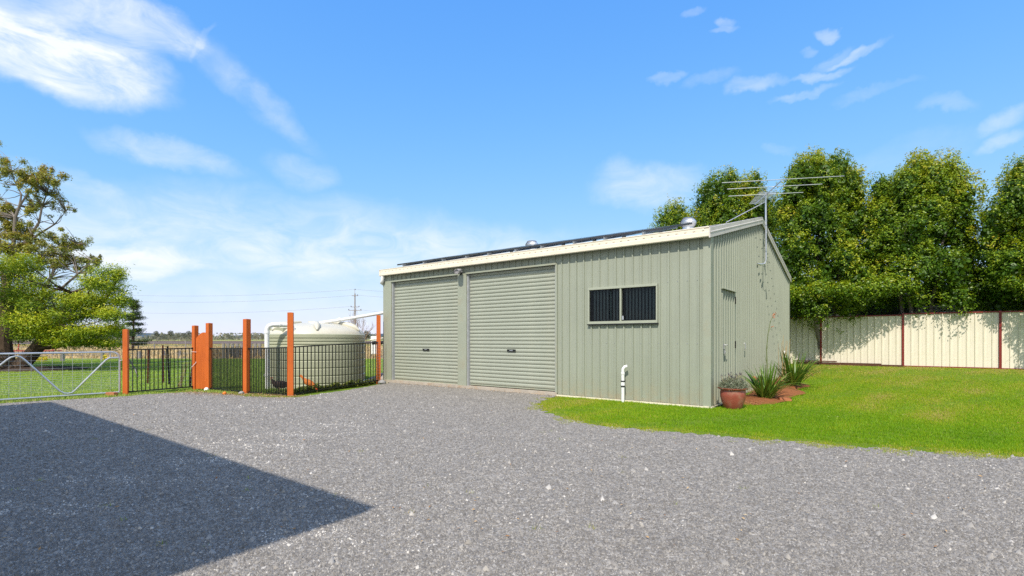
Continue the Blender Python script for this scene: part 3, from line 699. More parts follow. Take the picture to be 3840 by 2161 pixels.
# television antenna on the gable
an = thing('antenna', 'silver television antenna on a mast bracketed to the gable end', 'antenna')
ml = uv(.175, 4.3, 0); wl = uv(.03, 4.05, 3.20)
b = MB(); top = Vector((ml.x, ml.y, 5.03))
b.tube([wl, uv(.10, 4.15, 3.19), uv(.155, 4.26, 3.22), Vector((ml.x, ml.y, 3.32)), top], .021, 8); b.build('mast', mt['galv'], an, smooth=True)
MB().tube([Vector((ml.x, ml.y, 4.80)), uv(-.8, 4.35, zr + .04)], .012, 6).build('stay', mt['galv'], an)
A0 = Vector((6.22, 11.50, 4.96)); A1 = Vector((6.615, 13.57, 4.96)); bd = (A1 - A0).normalized(); el = Vector((-bd.y, bd.x, 0)); el = -el if el.x < 0 else el
MB().beam(A0, A1, .022, .022).build('boom', mt['galv'], an)
for s, hl in ((.0, 1.30), (.55, 1.06), (1.2, .88)):
    c = A0 + bd * s + Vector((0, 0, .02)); MB().tube([c - el * hl, c + el * hl], .008, 6).build('element', mt['galv'], an)
me = None
for i in range(11):
    c = A0 + bd * (1.02 + i * .105) + Vector((0, 0, .018)); hl = .22 - i * .006
    MB().tube([c - el * hl, c + el * hl], .006, 5).build('director', mt['galv'], an)
b = MB(); c = A0 + bd * 1.0
for i in range(-3, 4): b.tube([c + Vector((0, 0, .05 * i)) - el * .2 - bd * abs(i) * .0, c + Vector((0, 0, .05 * i)) + el * .2], .005, 4)
b.build('reflector', mt['galv'], an)
MB().tube([top - Vector((0, 0, .1)), uv(.20, 4.33, 4.4), uv(.21, 4.34, 3.9), uv(.1, 4.5, 3.7)], .005, 5).build('cable', mt['black'], an)

# white vent pipe by the front wall
vp = thing('vent_pipe', 'short white vent pipe with black clamps standing in the grass by the shed wall', 'pipe', tuple(uv(-1.69, -.14, 0)), -TH)
b = MB(); b.tube([(0, 0, -.05), (0, 0, .62), (.005, .0, .68), (.035, .01, .725), (.085, .03, .74)], .034, 12); b.build('pipe', mt['pvc'], vp, smooth=True)
MB().lathe([(.034, 0), (.042, .002), (.042, .09), (.034, .092)], 14, (0, 0, .33)).build('sleeve', mt['pvc'], vp, smooth=True)
for z in (.315, .415): MB().lathe([(.034, 0), (.045, .001), (.045, .026), (.034, .027)], 14, (0, 0, z)).build('clamp', mt['rubber'], vp)
MB().lathe([(.033, .57), (.039, .571), (.039, .61), (.033, .612)], 14).build('elbow_collar', mt['pvc'], vp)

# ------------------------------------------------------------------ water tank, pipes
TC = Vector((-5.88, 15.0, -.13)); TR = 1.40
tank = thing('water_tank', 'round sage green water tank with a pale domed roof behind the black fence', 'tank', tuple(TC))
prof = [(TR, 0)]
z = 0
for i in range(6):
    z0 = i * .215; prof += [(TR, z0 + .005), (TR, z0 + .165), (TR - .020, z0 + .185), (TR - .020, z0 + .198), (TR, z0 + .215)]
prof += [(TR, 1.33), (TR - .018, 1.345), (TR - .018, 1.36), (TR, 1.375), (TR, 1.43), (TR - .02, 1.445), (TR - .02, 1.458), (TR + .004, 1.47), (TR + .004, 1.555), (TR - .02, 1.575)]
MB().lathe(prof, 72).build('wall', mt['tank'], tank, smooth=True)
rp = [(TR - .02, 1.572)] + [(TR * math.cos(t) * .985, 1.572 + .36 * math.sin(t)) for t in [R(12), R(25), R(40), R(55), R(68), R(78)]] + [(.25, 1.93), (.24, 1.96), (.0, 1.97)]
MB().lathe(rp, 72).build('roof', mt['tankroof'], tank, smooth=True)
me = None
for k in range(6):
    t = R(-128 + 60 * k); b = MB(); pts = []
    for j in range(7):
        q = j / 6; r = TR * (.97 - .62 * q); zz = 1.585 + .36 * math.sqrt(max(0, 1 - (r / TR) ** 2)); pts.append((r * math.cos(t), r * math.sin(t), zz + .01))
    b.tube(pts, [.02, .085, .09, .075, .06, .045, .03], 10); b.build('rib', mt['tankroof'], tank, smooth=True)
hat = MB(); t = R(-125); c = Vector((math.cos(t), math.sin(t), 0)); s = Vector((-c.y, c.x, 0)); p = c * (TR * .93) + Vector((0, 0, 1.57))
hat.add([p - s * .42, p + s * .42, p - c * .35 - s * .42 + Vector((0, 0, .16)), p - c * .35 + s * .42 + Vector((0, 0, .16)), p - s * .42 + Vector((0, 0, .17)), p + s * .42 + Vector((0, 0, .17))], [(0, 1, 5, 4), (4, 5, 3, 2), (0, 4, 2), (1, 3, 5)])
hat.build('inlet_box', mt['tank'], tank)
fp = thing('feed_pipe', 'long white pipe running from the shed corner down to the tank roof', 'pipe')
b = MB(); e0 = uv(-9.66, .14, 2.12); e1 = at(1075, 14.15, 1.62); b.tube([e0, e0.lerp(e1, .5) - Vector((0, 0, .015)), e1, e1 + Vector((-.10, .05, -.03)), e1 + Vector((-.14, .08, -.13))], .047, 12); b.build('pipe', mt['pvc'], fp, smooth=True)
b = MB(); dd = (e1 - e0).normalized(); b.tube([e0.lerp(e1, .48), e0.lerp(e1, .50)], .054, 12); b.build('coupling', mt['pvc'], fp, smooth=True)
op = thing('overflow_pipe', 'thick white standing pipe with elbow at the left side of the tank', 'pipe')
q0 = at(1001, 13.35, -.12); b = MB()
b.tube([q0, (q0.x, q0.y, 1.5), (q0.x + .01, q0.y, 1.58), (q0.x + .05, q0.y + .01, 1.65), (q0.x + .13, q0.y + .04, 1.685), (q0.x + .3, q0.y + .12, 1.69), (q0.x + .46, q0.y + .25, 1.68), (q0.x + .53, q0.y + .32, 1.64), (q0.x + .55, q0.y + .36, 1.5)], .062, 14); b.build('pipe', mt['pvc'], op, smooth=True)
for z in (.30, 1.44): MB().lathe([(.06, 0), (.070, .004), (.070, .07), (.06, .075)], 16, (q0.x, q0.y, z)).build('collar', mt['pvc'], op, smooth=True)
b = MB(); b.tube([(q0.x + .28, q0.y + .10, 1.69), (q0.x + .31, q0.y + .13, 1.69)], .070, 14); b.build('collar', mt['pvc'], op)

# ------------------------------------------------------------------ yard fence: posts, panels, gates
HT = {'A': (1.545, .10), 'B': (1.665, .11), 'C': (1.725, .115), 'D': (1.80, .125), 'E': (1.925, .125), 'F': (2.035, .12)}
PL = {'A': 'shortest orange square post, at the end of the silver field gate', 'B': 'orange square post on the left of the picket gate', 'C': 'orange square post on the right of the picket gate',
      'D': 'orange square post standing between the picket gate and the tank', 'E': 'tall orange square post in front of the water tank', 'F': 'tallest orange square post, next to the shed corner, wrapped in wire netting'}
for i, (k, (x, y)) in enumerate(POST.items()):
    h, w = HT[k]; p = thing('fence_post', PL[k], 'post', (x, y, 0), {'A': .3, 'B': -.42, 'C': -.42, 'D': -.42, 'E': .30, 'F': .28}[k], 'orange posts of the yard fence')
    b = MB(); b.box(-w / 2, -w / 2, -.15, w / 2, w / 2, h - .02); b.build('shaft', mt['orange'], p, bevel=.006)
    MB().add([(-w / 2 + .002, -w / 2 + .002, h - .02), (w / 2 - .002, -w / 2 + .002, h - .02), (w / 2 - .002, w / 2 - .002, h - .02), (-w / 2 + .002, w / 2 - .002, h - .02), (0, 0, h - .012)], [(0, 1, 4), (1, 2, 4), (2, 3, 4), (3, 0, 4)]).build('cap', mt['orange'], p)
def bar_panel(a, c, n, z0, h0, h1, label):
    pa, pc = Vector((*POST[a], 0)), Vector((*POST[c], 0)); d = (pc - pa).normalized()
    pa = pa + d * .09; pc = pc - d * .09; L = (pc - pa).length
    t = thing('bar_fence', label, 'fence', tuple(pa + Vector((0, 0, 0))), math.atan2(d.y, d.x), 'black steel fence panels between orange posts')
    za = z0 if isinstance(z0, tuple) else (z0, z0)
    MB().beam((0, 0, za[0] + h0), (L, 0, za[1] + h1), .028, .028).build('top_rail', mt['black'], t)
    MB().beam((0, 0, za[0]), (L, 0, za[1]), .028, .028).build('bottom_rail', mt['black'], t)
    me = MB().box(-.0085, -.0085, 0, .0085, .0085, 1).mesh('bar', mt['black'])
    for i in range(n):
        q = (i + .5) / n; o = bpy.data.objects.new('bar', me); COL.objects.link(o); o.parent = t
        zl = za[0] + (za[1] - za[0]) * q; o.location = (L * q, 0, zl); o.scale = (1, 1, h0 + (h1 - h0) * q)
    b = MB()
    for x, z in ((-.03, za[0] + h0), (-.03, za[0]), (L + .03, za[1] + h1), (L + .03, za[1])): b.box(x - .03, -.02, z - .02, x + .03, .02, z + .02)
    b.build('bracket', mt['black'], t)
    return t
bar_panel('A', 'B', 15, (.065, .08), .985, .985, 'black bar fence panel between the silver gate and the picket gate')
bar_panel('C', 'D', 23, (.04, .02), 1.02, 1.06, 'black bar fence panel right of the picket gate')
bar_panel('D', 'E', 23, (.02, .02), 1.05, 1.085, 'black bar fence panel left of the tallest post in front of the tank')
bar_panel('E', 'F', 26, (.03, .06), 1.09, 1.14, 'long black bar fence panel in front of the water tank')
# picket gate between B and C
pb, pc = Vector((*POST['B'], 0)), Vector((*POST['C'], 0)); d = (pc - pb); L = d.length; d.normalize()
g = thing('picket_gate', 'narrow orange board gate with an arched top between two orange posts', 'gate', tuple(pb + Vector((d.y, -d.x, 0)) * .03), math.atan2(d.y, d.x))
nb = 8; x0, x1 = .06, L - .05; bw = (x1 - x0) / nb
for i in range(nb):
    xa, xb = x0 + i * bw + .0015, x0 + (i + 1) * bw - .0015
    def tz(x): q = (x - x0) / (x1 - x0); return 1.31 + .16 * math.sin(min(1, q * 1.35 + .0) * math.pi / 2) - .02 * max(0, q - .8) * 5 * .6
    b = MB(); b.add([(xa, -.012, .03), (xb, -.012, .03), (xb, .012, .03), (xa, .012, .03), (xa, -.012, tz(xa)), (xb, -.012, tz(xb)), (xb, .012, tz(xb)), (xa, .012, tz(xa))],
                    [(0, 3, 2, 1), (4, 5, 6, 7), (0, 1, 5, 4), (1, 2, 6, 5), (2, 3, 7, 6), (3, 0, 4, 7)]); b.build('board', mt['orange'], g)
b = MB(); b.box(x0, .013, .25, x1, .05, .34); b.box(x0, .013, 1.05, x1, .05, 1.14); b.build('rail', mt['orange'], g)
b = MB(); b.tube([(-.06, -.07, .55), (.02, -.05, .62), (.10, -.03, .72)], .006, 5); b.tube([(-.06, -.07, .98), (.1, -.03, .97)], .004, 5); b.build('tie_wire', mt['pvc'], g)
# silver field gate
gA = Vector((-9.13, 11.60, 0)); gd = Vector((-1.27, -1.48, 0)).normalized(); GL = 3.66
gt = thing('field_gate', 'silver tubular farm gate with zigzag brace and wire mesh on the left', 'gate', tuple(gA), math.atan2(gd.y, gd.x))
z0, z1, r = .065, 1.0, .021
b = MB(); cr = .14
b.tube([(0, 0, z0), (0, 0, z1 - cr)] + [(cr - cr * math.cos(R(a)), 0, z1 - cr + cr * math.sin(R(a))) for a in (22, 45, 67, 90)] + [(GL - cr, 0, z1)] + [(GL - cr + cr * math.sin(R(a)), 0, z1 - cr + cr * math.cos(R(a))) for a in (22, 45, 67, 90)] + [(GL, 0, z0), (0, 0, z0)], r, 10); b.build('frame', mt['galv'], gt, smooth=True)
b = MB(); zt = z1 - .12; zl = z0 + .05
b.tube([(.0, 0, z1 - .13), (.16, 0, z1 - .13), (.20, 0, z1 - .14), (.26, 0, z1 - .19), (.78, 0, z0 + .11), (.84, 0, z0 + .055), (.90, 0, z0 + .045), (.97, 0, z0 + .055), (1.04, 0, z0 + .11), (1.58, 0, z1 - .14), (1.64, 0, z1 - .075), (1.71, 0, z1 - .05), (1.79, 0, z1 - .075), (1.86, 0, z1 - .14), (2.5, 0, z0 + .11), (2.6, 0, z0 + .045), (2.7, 0, z0 + .055), (2.78, 0, z0 + .11), (3.35, 0, z1 - .14), (GL, 0, z1 - .13)], .018, 8); b.build('brace', mt['galv'], gt, smooth=True)
MB().tube([(.17, 0, z1 - .13), (.17, 0, z1)], .014, 8).build('strut', mt['galv'], gt)
b = MB(); k = 1
while k * .165 < GL: b.tube([(k * .165, -.02, z0), (k * .165, -.02, z1)], .0028, 4, False); k += 1
zw = [.10, .135, .17, .205, .24, .28, .32, .36, .41, .46, .52, .60, .69, .78, .87]
for z in zw: b.tube([(0, -.02, z0 + z), (GL, -.02, z0 + z)], .0022, 4, False)
b.build('wire_mesh', mt['galv'], gt)
b = MB(); b.tube([(0, 0, .82), (-.08, -.03, .80), (-.16, .0, .84), (-.09, .05, .82), (.0, .02, .80)], .007, 5); b.build('chain', mt['galvdull'], gt)
bk = MB().box(-.12, -.05, 0, .12, .05, .08).build('brick', mt['brick'], None, bevel=.006, loc=(-9.17, 11.42, .003)); bk.rotation_euler.z = -.2; tag(bk, 'red brick lying at the foot of the shortest orange post', 'brick')
def rock(name, p, s, m, label, cat, seed, sq=.7):
    r = np.random.default_rng(seed); bm = bmesh.new(); bmesh.ops.create_icosphere(bm, subdivisions=2, radius=s)
    for v in bm.verts: v.co *= 1 + r.uniform(-.16, .16); v.co.z *= sq
    me = bpy.data.meshes.new(name); bm.to_mesh(me); bm.free(); me.materials.append(m); o = bpy.data.objects.new(name, me); COL.objects.link(o); o.location = (p[0], p[1], p[2] + s * sq * .6); return tag(o, label, cat)
rock('rock', at_ground(1432, 1441), .11, mt['rock'], 'grey rock at the foot of the orange post by the shed', 'rock', 1)
rock('rock', at_ground(774, 1466), .055, mt['white'], 'small white stone at the foot of the picket gate', 'rock', 2, 1.0)
rock('rock', at_ground(905, 1478), .07, mt['rock'], 'small grey stone left of the post between gate and tank', 'rock', 3, .6)
# fallen orange
b = MB(); b.lathe([(0, -.042)] + [(.042 * math.cos(R(a)), .042 * math.sin(R(a)) * .94) for a in (-60, -30, 0, 30, 60, 80)] + [(0.004, .037), (0, .035)], 16)
tag(b.build('orange', mt['fruit'], smooth=True, loc=tuple(at_ground(842, 1482) + Vector((0, 0, .042)))), 'orange fruit lying on the ground right of the picket gate', 'fruit')
# wire netting round post F and star pickets
b = MB(); fx, fy = POST['F']; rr = .16
for i in range(14):
    z = .1 + i * .085; b.tube([(fx + rr * math.cos(t) * 1.2, fy - .02 + rr * math.sin(t) * .7, z) for t in [R(a) for a in range(150, 400, 25)]], .0025, 3, False)
for a in range(150, 400, 25): t = R(a); b.tube([(fx + rr * math.cos(t) * 1.2, fy - .02 + rr * math.sin(t) * .7, .1), (fx + rr * math.cos(t) * 1.2, fy - .02 + rr * math.sin(t) * .7, 1.2)], .0018, 3, False)
tag(b.build('wire_netting', mt['wire']), 'roll of wire netting around the orange post by the shed', 'netting')

# netting fence with chicken wire behind the tank and beside the shed
def netting(p0, p1, h, step, label, z0=0, r=.0022, diag=True):
    b = MB(); p0, p1 = Vector(p0), Vector(p1); L = (p1 - p0).length; d = (p1 - p0) / L; up = Vector((0, 0, 1))
    n = int(L / step)
    if diag:
        for i in range(-int(h / step), n):
            for s in (0, 1):
                a0, a1 = i * step, i * step + h
                lo, hi = max(0, a0), min(L, a1)
                if hi <= lo: continue
                za, zb = (lo - a0), (hi - a0)
                if s: za, zb = h - za, h - zb
                b.tube([p0 + d * lo + up * (z0 + za), p0 + d * hi + up * (z0 + zb)], r, 3, False)
    else:
        for i in range(n + 1): b.tube([p0 + d * i * step + up * z0, p0 + d * i * step + up * (z0 + h)], r, 3, False)
        k = 0
        while k * step <= h: b.tube([p0 + up * (z0 + k * step), p1 + up * (z0 + k * step)], r, 3, False); k += 1
    return tag(b.build('wire_fence', mt['wire']), label, 'fence')
netting((-4.35, 16.4, 0), (-2.9, 16.9, 0), 1.25, .075, 'chicken wire fence between the tank and the shed', 0, .0022)
b = MB(); b.tube([(-4.6, 16.35, 1.17), (-3.9, 16.5, 1.21), (-2.9, 16.9, 1.2)], .055, 8); tag(b.build('black_pipe', mt['rubber'], smooth=True), 'thick black pipe on top of the chicken wire right of the tank', 'pipe')
b = MB(); b.tube([(-4.62, 16.2, 1.27), (-4.1, 16.3, 1.35), (-3.7, 16.4, 1.38)], .02, 8); tag(b.build('hose', mt['cream'], smooth=True), 'pale hose above the black pipe right of the tank', 'hose')
o = MB().box(-.5, -.4, 0, .5, .4, .05).build('concrete_slab', mt['concrete'], loc=(-3.98, 15.7, .06)); o.rotation_euler = (R(14), 0, -.5); tag(o, 'grey concrete slab leaning on the ground left of the shed corner', 'slab')
o = MB().add([(0, 0, 0), (.45, 0, 0), (.45, 0, .75), (.18, 0, .62), (0, 0, .4), (0, .02, 0), (.45, .02, 0), (.45, .02, .75), (.18, .02, .62), (0, .02, .4)], [(4, 3, 2, 1, 0), (5, 6, 7, 8, 9), (0, 1, 6, 5), (1, 2, 7, 6), (2, 3, 8, 7), (3, 4, 9, 8), (4, 0, 5, 9)]).build('plywood_sheet', mt['ply'], loc=(-3.98, 16.05, .40)); o.rotation_euler.z = -.25; tag(o, 'yellow plywood offcut propped up between tank fence and shed', 'board')
wb = thing('white_cabinet', 'tall white cabinet standing on the grass beyond the fence right of the tank', 'cabinet', (-9.6, 35.0, 0))
MB().box(-.22, -.25, .25, .22, .25, 1.15).build('body', mt['white'], wb, bevel=.02); MB().box(-.24, -.27, 1.19, .24, .27, 1.5).build('lid', mt['white'], wb, bevel=.02)
b = MB()
for x in (-.2, .2): b.box(x - .02, -.2, 0, x + .02, .2, .25)
b.build('stand', mt['black'], wb)

# wire fence with rusty pickets behind panel A-B, sticks
wf = [(-8.9, 12.05), (-8.1, 13.6), (-7.2, 16.0)]
lab = ['rusty star picket just right of the shortest orange post', 'rusty star picket with pale top behind the black fence', 'dark star picket behind the black fence', 'leaning dark picket next to the picket gate']
for (px, py, h, lean), l in zip([(554, 1440, 1.0, .02), (613, 1437, 1.12, -.02), (635, 1443, 1.10, -.05), (712, 1450, 1.0, .10)], lab):
    p = at_ground(px, py); b = MB(); tp = (lean, 0, h)
    for a in (90, 210, 330): b.beam((0, 0, -.1), tp, .006, .045, (math.cos(R(a)), math.sin(R(a)), 0))
    o = b.build('star_picket', mt['rust'] if 'rusty' in l else mt['black'], loc=tuple(p)); tag(o, l, 'picket', 'star pickets behind the yard fence')
netting((-9.25, 12.0, 0), (-8.55, 13.65, 0), .95, .10, 'fine wire mesh fence behind the left black bar panel', 0, .0016, False)
netting((-9.0, 13.4, 0), (-7.6, 13.3, 0), .95, .10, 'fine wire mesh fence behind the picket gate', 0, .0016, False)
b = MB(); p = at_ground(676, 1452)
for i in range(14): b.tube([p + Vector((random.uniform(-.05, .05), random.uniform(-.05, .05), 0)), p + Vector((.12 + random.uniform(-.05, .1), random.uniform(-.1, .1), random.uniform(.6, .8)))], [.006, .002], 4)
tag(b.build('dead_sticks', mt['straw']), 'bundle of dead brown sticks leaning left of the picket gate', 'sticks')
b = MB(); p = at_ground(478, 1420); b.tube([p + Vector((0, 0, .7)), p + Vector((.25, 0, .32)), p + Vector((.42, -.1, .05))], .02, 6); tag(b.build('prop_rail', mt['black']), 'dark slanting stay right of the shortest orange post', 'stay')

# ------------------------------------------------------------------ cream fence on the right
fdir = UX.copy(); f0 = Vector((13.41, 17.1, 0))
fence = thing('metal_fence', 'cream steel panel fence with oxide red posts and rails under the trees', 'fence', (f0.x, f0.y, .36), math.atan2(fdir.y, fdir.x))
bay = 2.4; fz0, fz1 = 0.0, 1.80
pitch = bay / 12
pr = [(0, .012), (.012, -.022), (.030, -.022), (.042, .012), (.11, .012), (.115, .009), (.122, .009), (.127, .012), (pitch, .012)]
k = len(pr); b = MB(); b.add([(x, y, .02) for x, y in pr] + [(x, y, fz1 - .02) for x, y in pr], [(i, i + 1, k + i + 1, k + i) for i in range(k - 1)])
b.add([(0, .013, .02), (pitch, .013, .02), (pitch, .013, fz1 - .02), (0, .013, fz1 - .02)], [(3, 2, 1, 0)])
pm = b.mesh('panel', mt['fcream'])
post_m = MB().box(-.03, -.035, -.2, .03, .035, fz1 + .02); pmesh = post_m.mesh('post', mt['fred'])
for i in range(-4, 4):
    dz = {-1: -.03, -2: -.04, 1: .005}.get(i, -.02 if i < 0 else .01)
    o = bpy.data.objects.new('post', pmesh); COL.objects.link(o); o.parent = fence; o.location = (i * bay, -.012, dz)
    if i < 3:
        MB().box(i * bay + .031, -.026, fz1 - .03, (i + 1) * bay - .031, .026, fz1 + .01).build('top_rail', mt['fred'], fence, loc=(0, 0, dz))
        MB().box(i * bay + .031, -.026, -.03, (i + 1) * bay - .031, .026, .025).build('bottom_rail', mt['fred'], fence, loc=(0, 0, dz))
        for j in range(12):
            o = bpy.data.objects.new('panel', pm); COL.objects.link(o); o.parent = fence; o.location = (i * bay + j * pitch, 0, dz)
for j, (a0, a1, yy, zz) in enumerate([(-3.3, -1.9, -.14, .12), (-3.3, -.6, -.11, .04), (-1.5, .0, -.2, .01)]):
    s = f0 + fdir * a0 + VY * yy; e = f0 + fdir * a1 + VY * yy
    b = MB(); b.beam((s.x, s.y, .36 + zz), (e.x, e.y, .36 + zz), .05, .09 if j else .04); tag(b.build('timber_plank', mt['sleeper']), ['thin plank on top of the pile at the fence foot behind the shed', 'long dark sleeper lying along the fence foot beside the shed', 'low dark plank lying along the fence foot under the trees'][j], 'plank')

# lattice screen and a house block added dark, to blacken the gaps under the trees
ls = thing('lattice_screen', 'dark diamond lattice screen showing above the fence under the trees', 'screen', tuple(f0 + fdir * .52 + VY * .9), math.atan2(fdir.y, fdir.x))
b = MB(); lw, lh = 1.15, 2.45
for x in (0, lw): b.box(x - .02, -.02, 0, x + .02, .02, lh)
b.box(.02, -.02, lh - .04, lw - .02, .02, lh); b.build('frame', mt['greybox'], ls)
b = MB(); st = .09; h = lh - .04
for i in range(-int(h / st), int(lw / st) + 1):
    lo, hi = max(0, i * st), min(lw, i * st + h)
    if hi > lo:
        b.beam((lo, .0, lo - i * st), (hi, .0, hi - i * st), .01, .012); b.beam((lo, .012, h - (lo - i * st)), (hi, .012, h - (hi - i * st)), .01, .012)
b.build('lattice', mt['greybox'], ls)
nbh = thing('backdrop_house', 'house block added behind the trees, dark to pass for the shade under them', 'house', tuple(f0 + VY * 5.2 + fdir * -9), math.atan2(fdir.y, fdir.x))
MB().box(0, 0, -.3, 22, 6, 3.1).build('wall', mt['backdrop'], nbh)
MB().add([(-.5, -.5, 3.05), (22.5, -.5, 3.05), (22.5, 6.5, 3.05), (-.5, 6.5, 3.05), (3, 3, 3.6), (19, 3, 3.6)], [(0, 1, 5, 4), (1, 2, 5), (2, 3, 4, 5), (3, 0, 4), (3, 2, 1, 0)]).build('roof', mt['backdrop'], nbh)

# ------------------------------------------------------------------ added open roof, tall and narrow so sky fills its shadow on the gravel (left of and behind the camera)
tip = Vector((-1.05, 3.846, 0)); hz = 5.0; off = Vector((SD.x, SD.y, 0)) * (hz / SD.z); off.z = hz
e0 = tip + off; HL, Wd = 10.6, 3.6; ha = math.atan2(-UX.y, -UX.x)
hs = thing('standin_roof', 'added open roof out of view, standing in for the house that shadows the gravel', 'standin_roof', (e0.x, e0.y, 0), ha)
sy = 1 if (Matrix.Rotation(ha, 3, 'Z') @ Vector((0, 1, 0))).dot(-VY) > 0 else -1
MB().box(0, min(0, sy * Wd), hz - .16, HL, max(0, sy * Wd), hz).build('roof', mt['houseroof'], hs)
for x in (.6, HL / 2, HL - .6):
    for y in (.5, Wd - .4): MB().box(x - .05, sy * y - .05, -.1, x + .05, sy * y + .05, hz - .16).build('post', mt['greybox'], hs)
# ------------------------------------------------------------------ foliage builders
def lobes_points(C, Rd, n, lo=.78, hi=1.06, reject=.72, down=.35):
    """points on the outside of a union of ellipsoids; returns points, outward normals, height on own lobe"""
    C, Rd = np.array(C, float), np.array(Rd, float); w = (Rd[:, 0] * Rd[:, 2]); w /= w.sum()
    k = RNG.choice(len(C), n, p=w); d = unit(RNG.normal(size=(n, 3))); keep = (d[:, 2] > -.55) | (RNG.uniform(size=n) < down); k, d = k[keep], d[keep]
    rad = lo + (hi - lo) * RNG.uniform(size=len(k)) ** .7
    P = C[k] + d * Rd[k] * rad[:, None]; N = unit(d / Rd[k])
    q = np.full(len(P), 9.)
    for j in range(len(C)):
        e = np.linalg.norm((P - C[j]) / Rd[j], axis=1); e[k == j] = 9; q = np.minimum(q, e)
    ok = q > reject; return P[ok], N[ok], d[ok, 2]
def tapered(b, p0, p1, r0, r1, bend=.1, n=5, sides=7):
    p0, p1 = Vector(p0), Vector(p1); L = (p1 - p0).length; o1 = Vector([random.uniform(-1, 1) for _ in range(3)]) * L * bend
    pts = [p0.lerp(p1, i / n) + o1 * math.sin(math.pi * i / n) + Vector([random.uniform(-1, 1) for _ in range(3)]) * L * .015 * (0 < i < n) for i in range(n + 1)]
    b.tube(pts, [r0 + (r1 - r0) * i / n for i in range(n + 1)], sides); return pts

def lilly_tree(label, x, y, top, r, n, seed, bot=1.55, lean=0, spires=5, flat=1.0):
    rr = np.random.default_rng(seed); gz = float(ground_z(x, y)); t = thing('hedge_tree', label, 'tree', (x, y, gz), 0, 'row of glossy trees behind the cream fence')
    H = top - gz; b0 = bot - gz; C = []; Rd = []
    def env(q): return r * np.interp(q, [0, .12, .35, .6, .8, .93, 1], [.88, 1.04, 1.0, .86, .66, .40, .10])
    for i in range(95):
        q = rr.uniform(.02, .86); a = rr.uniform(0, 6.283); dist = env(q) * rr.uniform(.5, .9); hr = r * rr.uniform(.13, .26)
        C.append((dist * math.cos(a), dist * math.sin(a) * flat, b0 + q * (H - b0))); Rd.append((hr, hr, hr * rr.uniform(1.1, 1.9)))
    for i in range(spires):
        a = rr.uniform(0, 6.283); d_ = r * rr.uniform(0, .62); hgt = H - rr.uniform(0, .6) - (d_ / r) ** 1.6 * 2.0
        hr = r * rr.uniform(.13, .2); C.append((d_ * math.cos(a), d_ * math.sin(a), hgt - hr * 2)); Rd.append((hr, hr, hr * rr.uniform(2.2, 3.4)))
    C.append((0, 0, H - r * .45)); Rd.append((r * .17, r * .17, r * .45)); C.append((0, 0, b0 + (H - b0) * .45)); Rd.append((r * .7, r * .7, (H - b0) * .42))
    P, N, hz_ = lobes_points(C, Rd, int(n * 2.3))
    nz = vnoise(P, 4.2, seed + 5); nz2 = vnoise(P, 1.5, seed + 9)
    ok = (nz + .18 * RNG.normal(size=len(P))) > -.62; P, N, hz_, nz, nz2 = P[ok][:n], N[ok][:n], hz_[ok][:n], nz[ok][:n], nz2[ok][:n]
    P = P + N * (nz[:, None] * .26 + np.abs(RNG.normal(size=(len(P), 1))) * .05)
    tw = len(P) // 6; ar_ = RNG.normal(size=tw) * .11            # leaves sit in tufts of six round a twig end
    P = (np.repeat(P[:tw], 6, 0) + RNG.normal(size=(tw * 6, 3)) * .045); N = np.repeat(N[:tw], 6, 0); hz_ = np.repeat(hz_[:tw], 6); nz = np.repeat(nz[:tw], 6); nz2 = np.repeat(nz2[:tw], 6); ar_ = np.repeat(ar_, 6)
    m = len(P); up = np.array([0, 0, 1.]); NN = N * .8 + RNG.normal(size=(m, 3)) * .6 + up * .65
    tint = np.clip(.36 + .05 * RNG.normal(size=m) + ar_ + .34 * nz + .22 * hz_ + .12 * nz2 + .16 * (P[:, 2] - b0) / (H - b0) - .05, 0, 1)  # new growth on top, plus shade painted in: darker low and in hollows
    Ls = RNG.uniform(.05, .092, m)
    V, F, T = leaves(P, NN, Ls, Ls * RNG.uniform(.45, .62, m), tint)
    # inner leaves that close the crown, tinted dark as the shade inside it
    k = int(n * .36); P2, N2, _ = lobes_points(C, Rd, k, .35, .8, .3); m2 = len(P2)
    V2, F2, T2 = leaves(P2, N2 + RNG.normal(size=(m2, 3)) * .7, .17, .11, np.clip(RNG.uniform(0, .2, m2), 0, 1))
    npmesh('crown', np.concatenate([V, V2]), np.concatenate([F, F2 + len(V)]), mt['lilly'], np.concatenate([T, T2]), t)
    b = MB(); base = []
    for i in range(4):
        a = rr.uniform(0, 6.283); tapered(b, (.08 * math.cos(a), .08 * math.sin(a), -.1), (r * .5 * math.cos(a), r * .5 * math.sin(a), b0 + (H - b0) * rr.uniform(.35, .7)), .085, .02, .06)
    tapered(b, (0, 0, -.1), (0, 0, H * .8), .11, .02, .03); b.build('trunk', mt['gumbark'], t)
    return t
Q = f0 + VY * .35
def along(k, e=0): p = Q + fdir * k + VY * e; return p.x, p.y
lilly_tree('far glossy tree showing lowest over the shed roof beside the left ventilator', *along(-8.1, 1.0), 7.75, 1.9, 36000, 21, 1.2, spires=9)
lilly_tree('glossy tree behind the shed roof, left of the antenna', *along(-5.75, .5), 8.65, 2.3, 50000, 22, 2.3, spires=12)
lilly_tree('round topped glossy tree just right of the antenna', *along(-2.5, -.1), 8.5, 1.9, 64000, 23, 2.3, spires=11)
lilly_tree('tallest pointed glossy tree in the middle of the right row', *along(.40, .55), 7.55, 1.95, 70000, 24, 2.4, spires=13)
lilly_tree('glossy tree cut by the right picture edge, with bare brown twigs', *along(3.75, .3), 7.0, 2.05, 66000, 25, 2.3, spires=11)
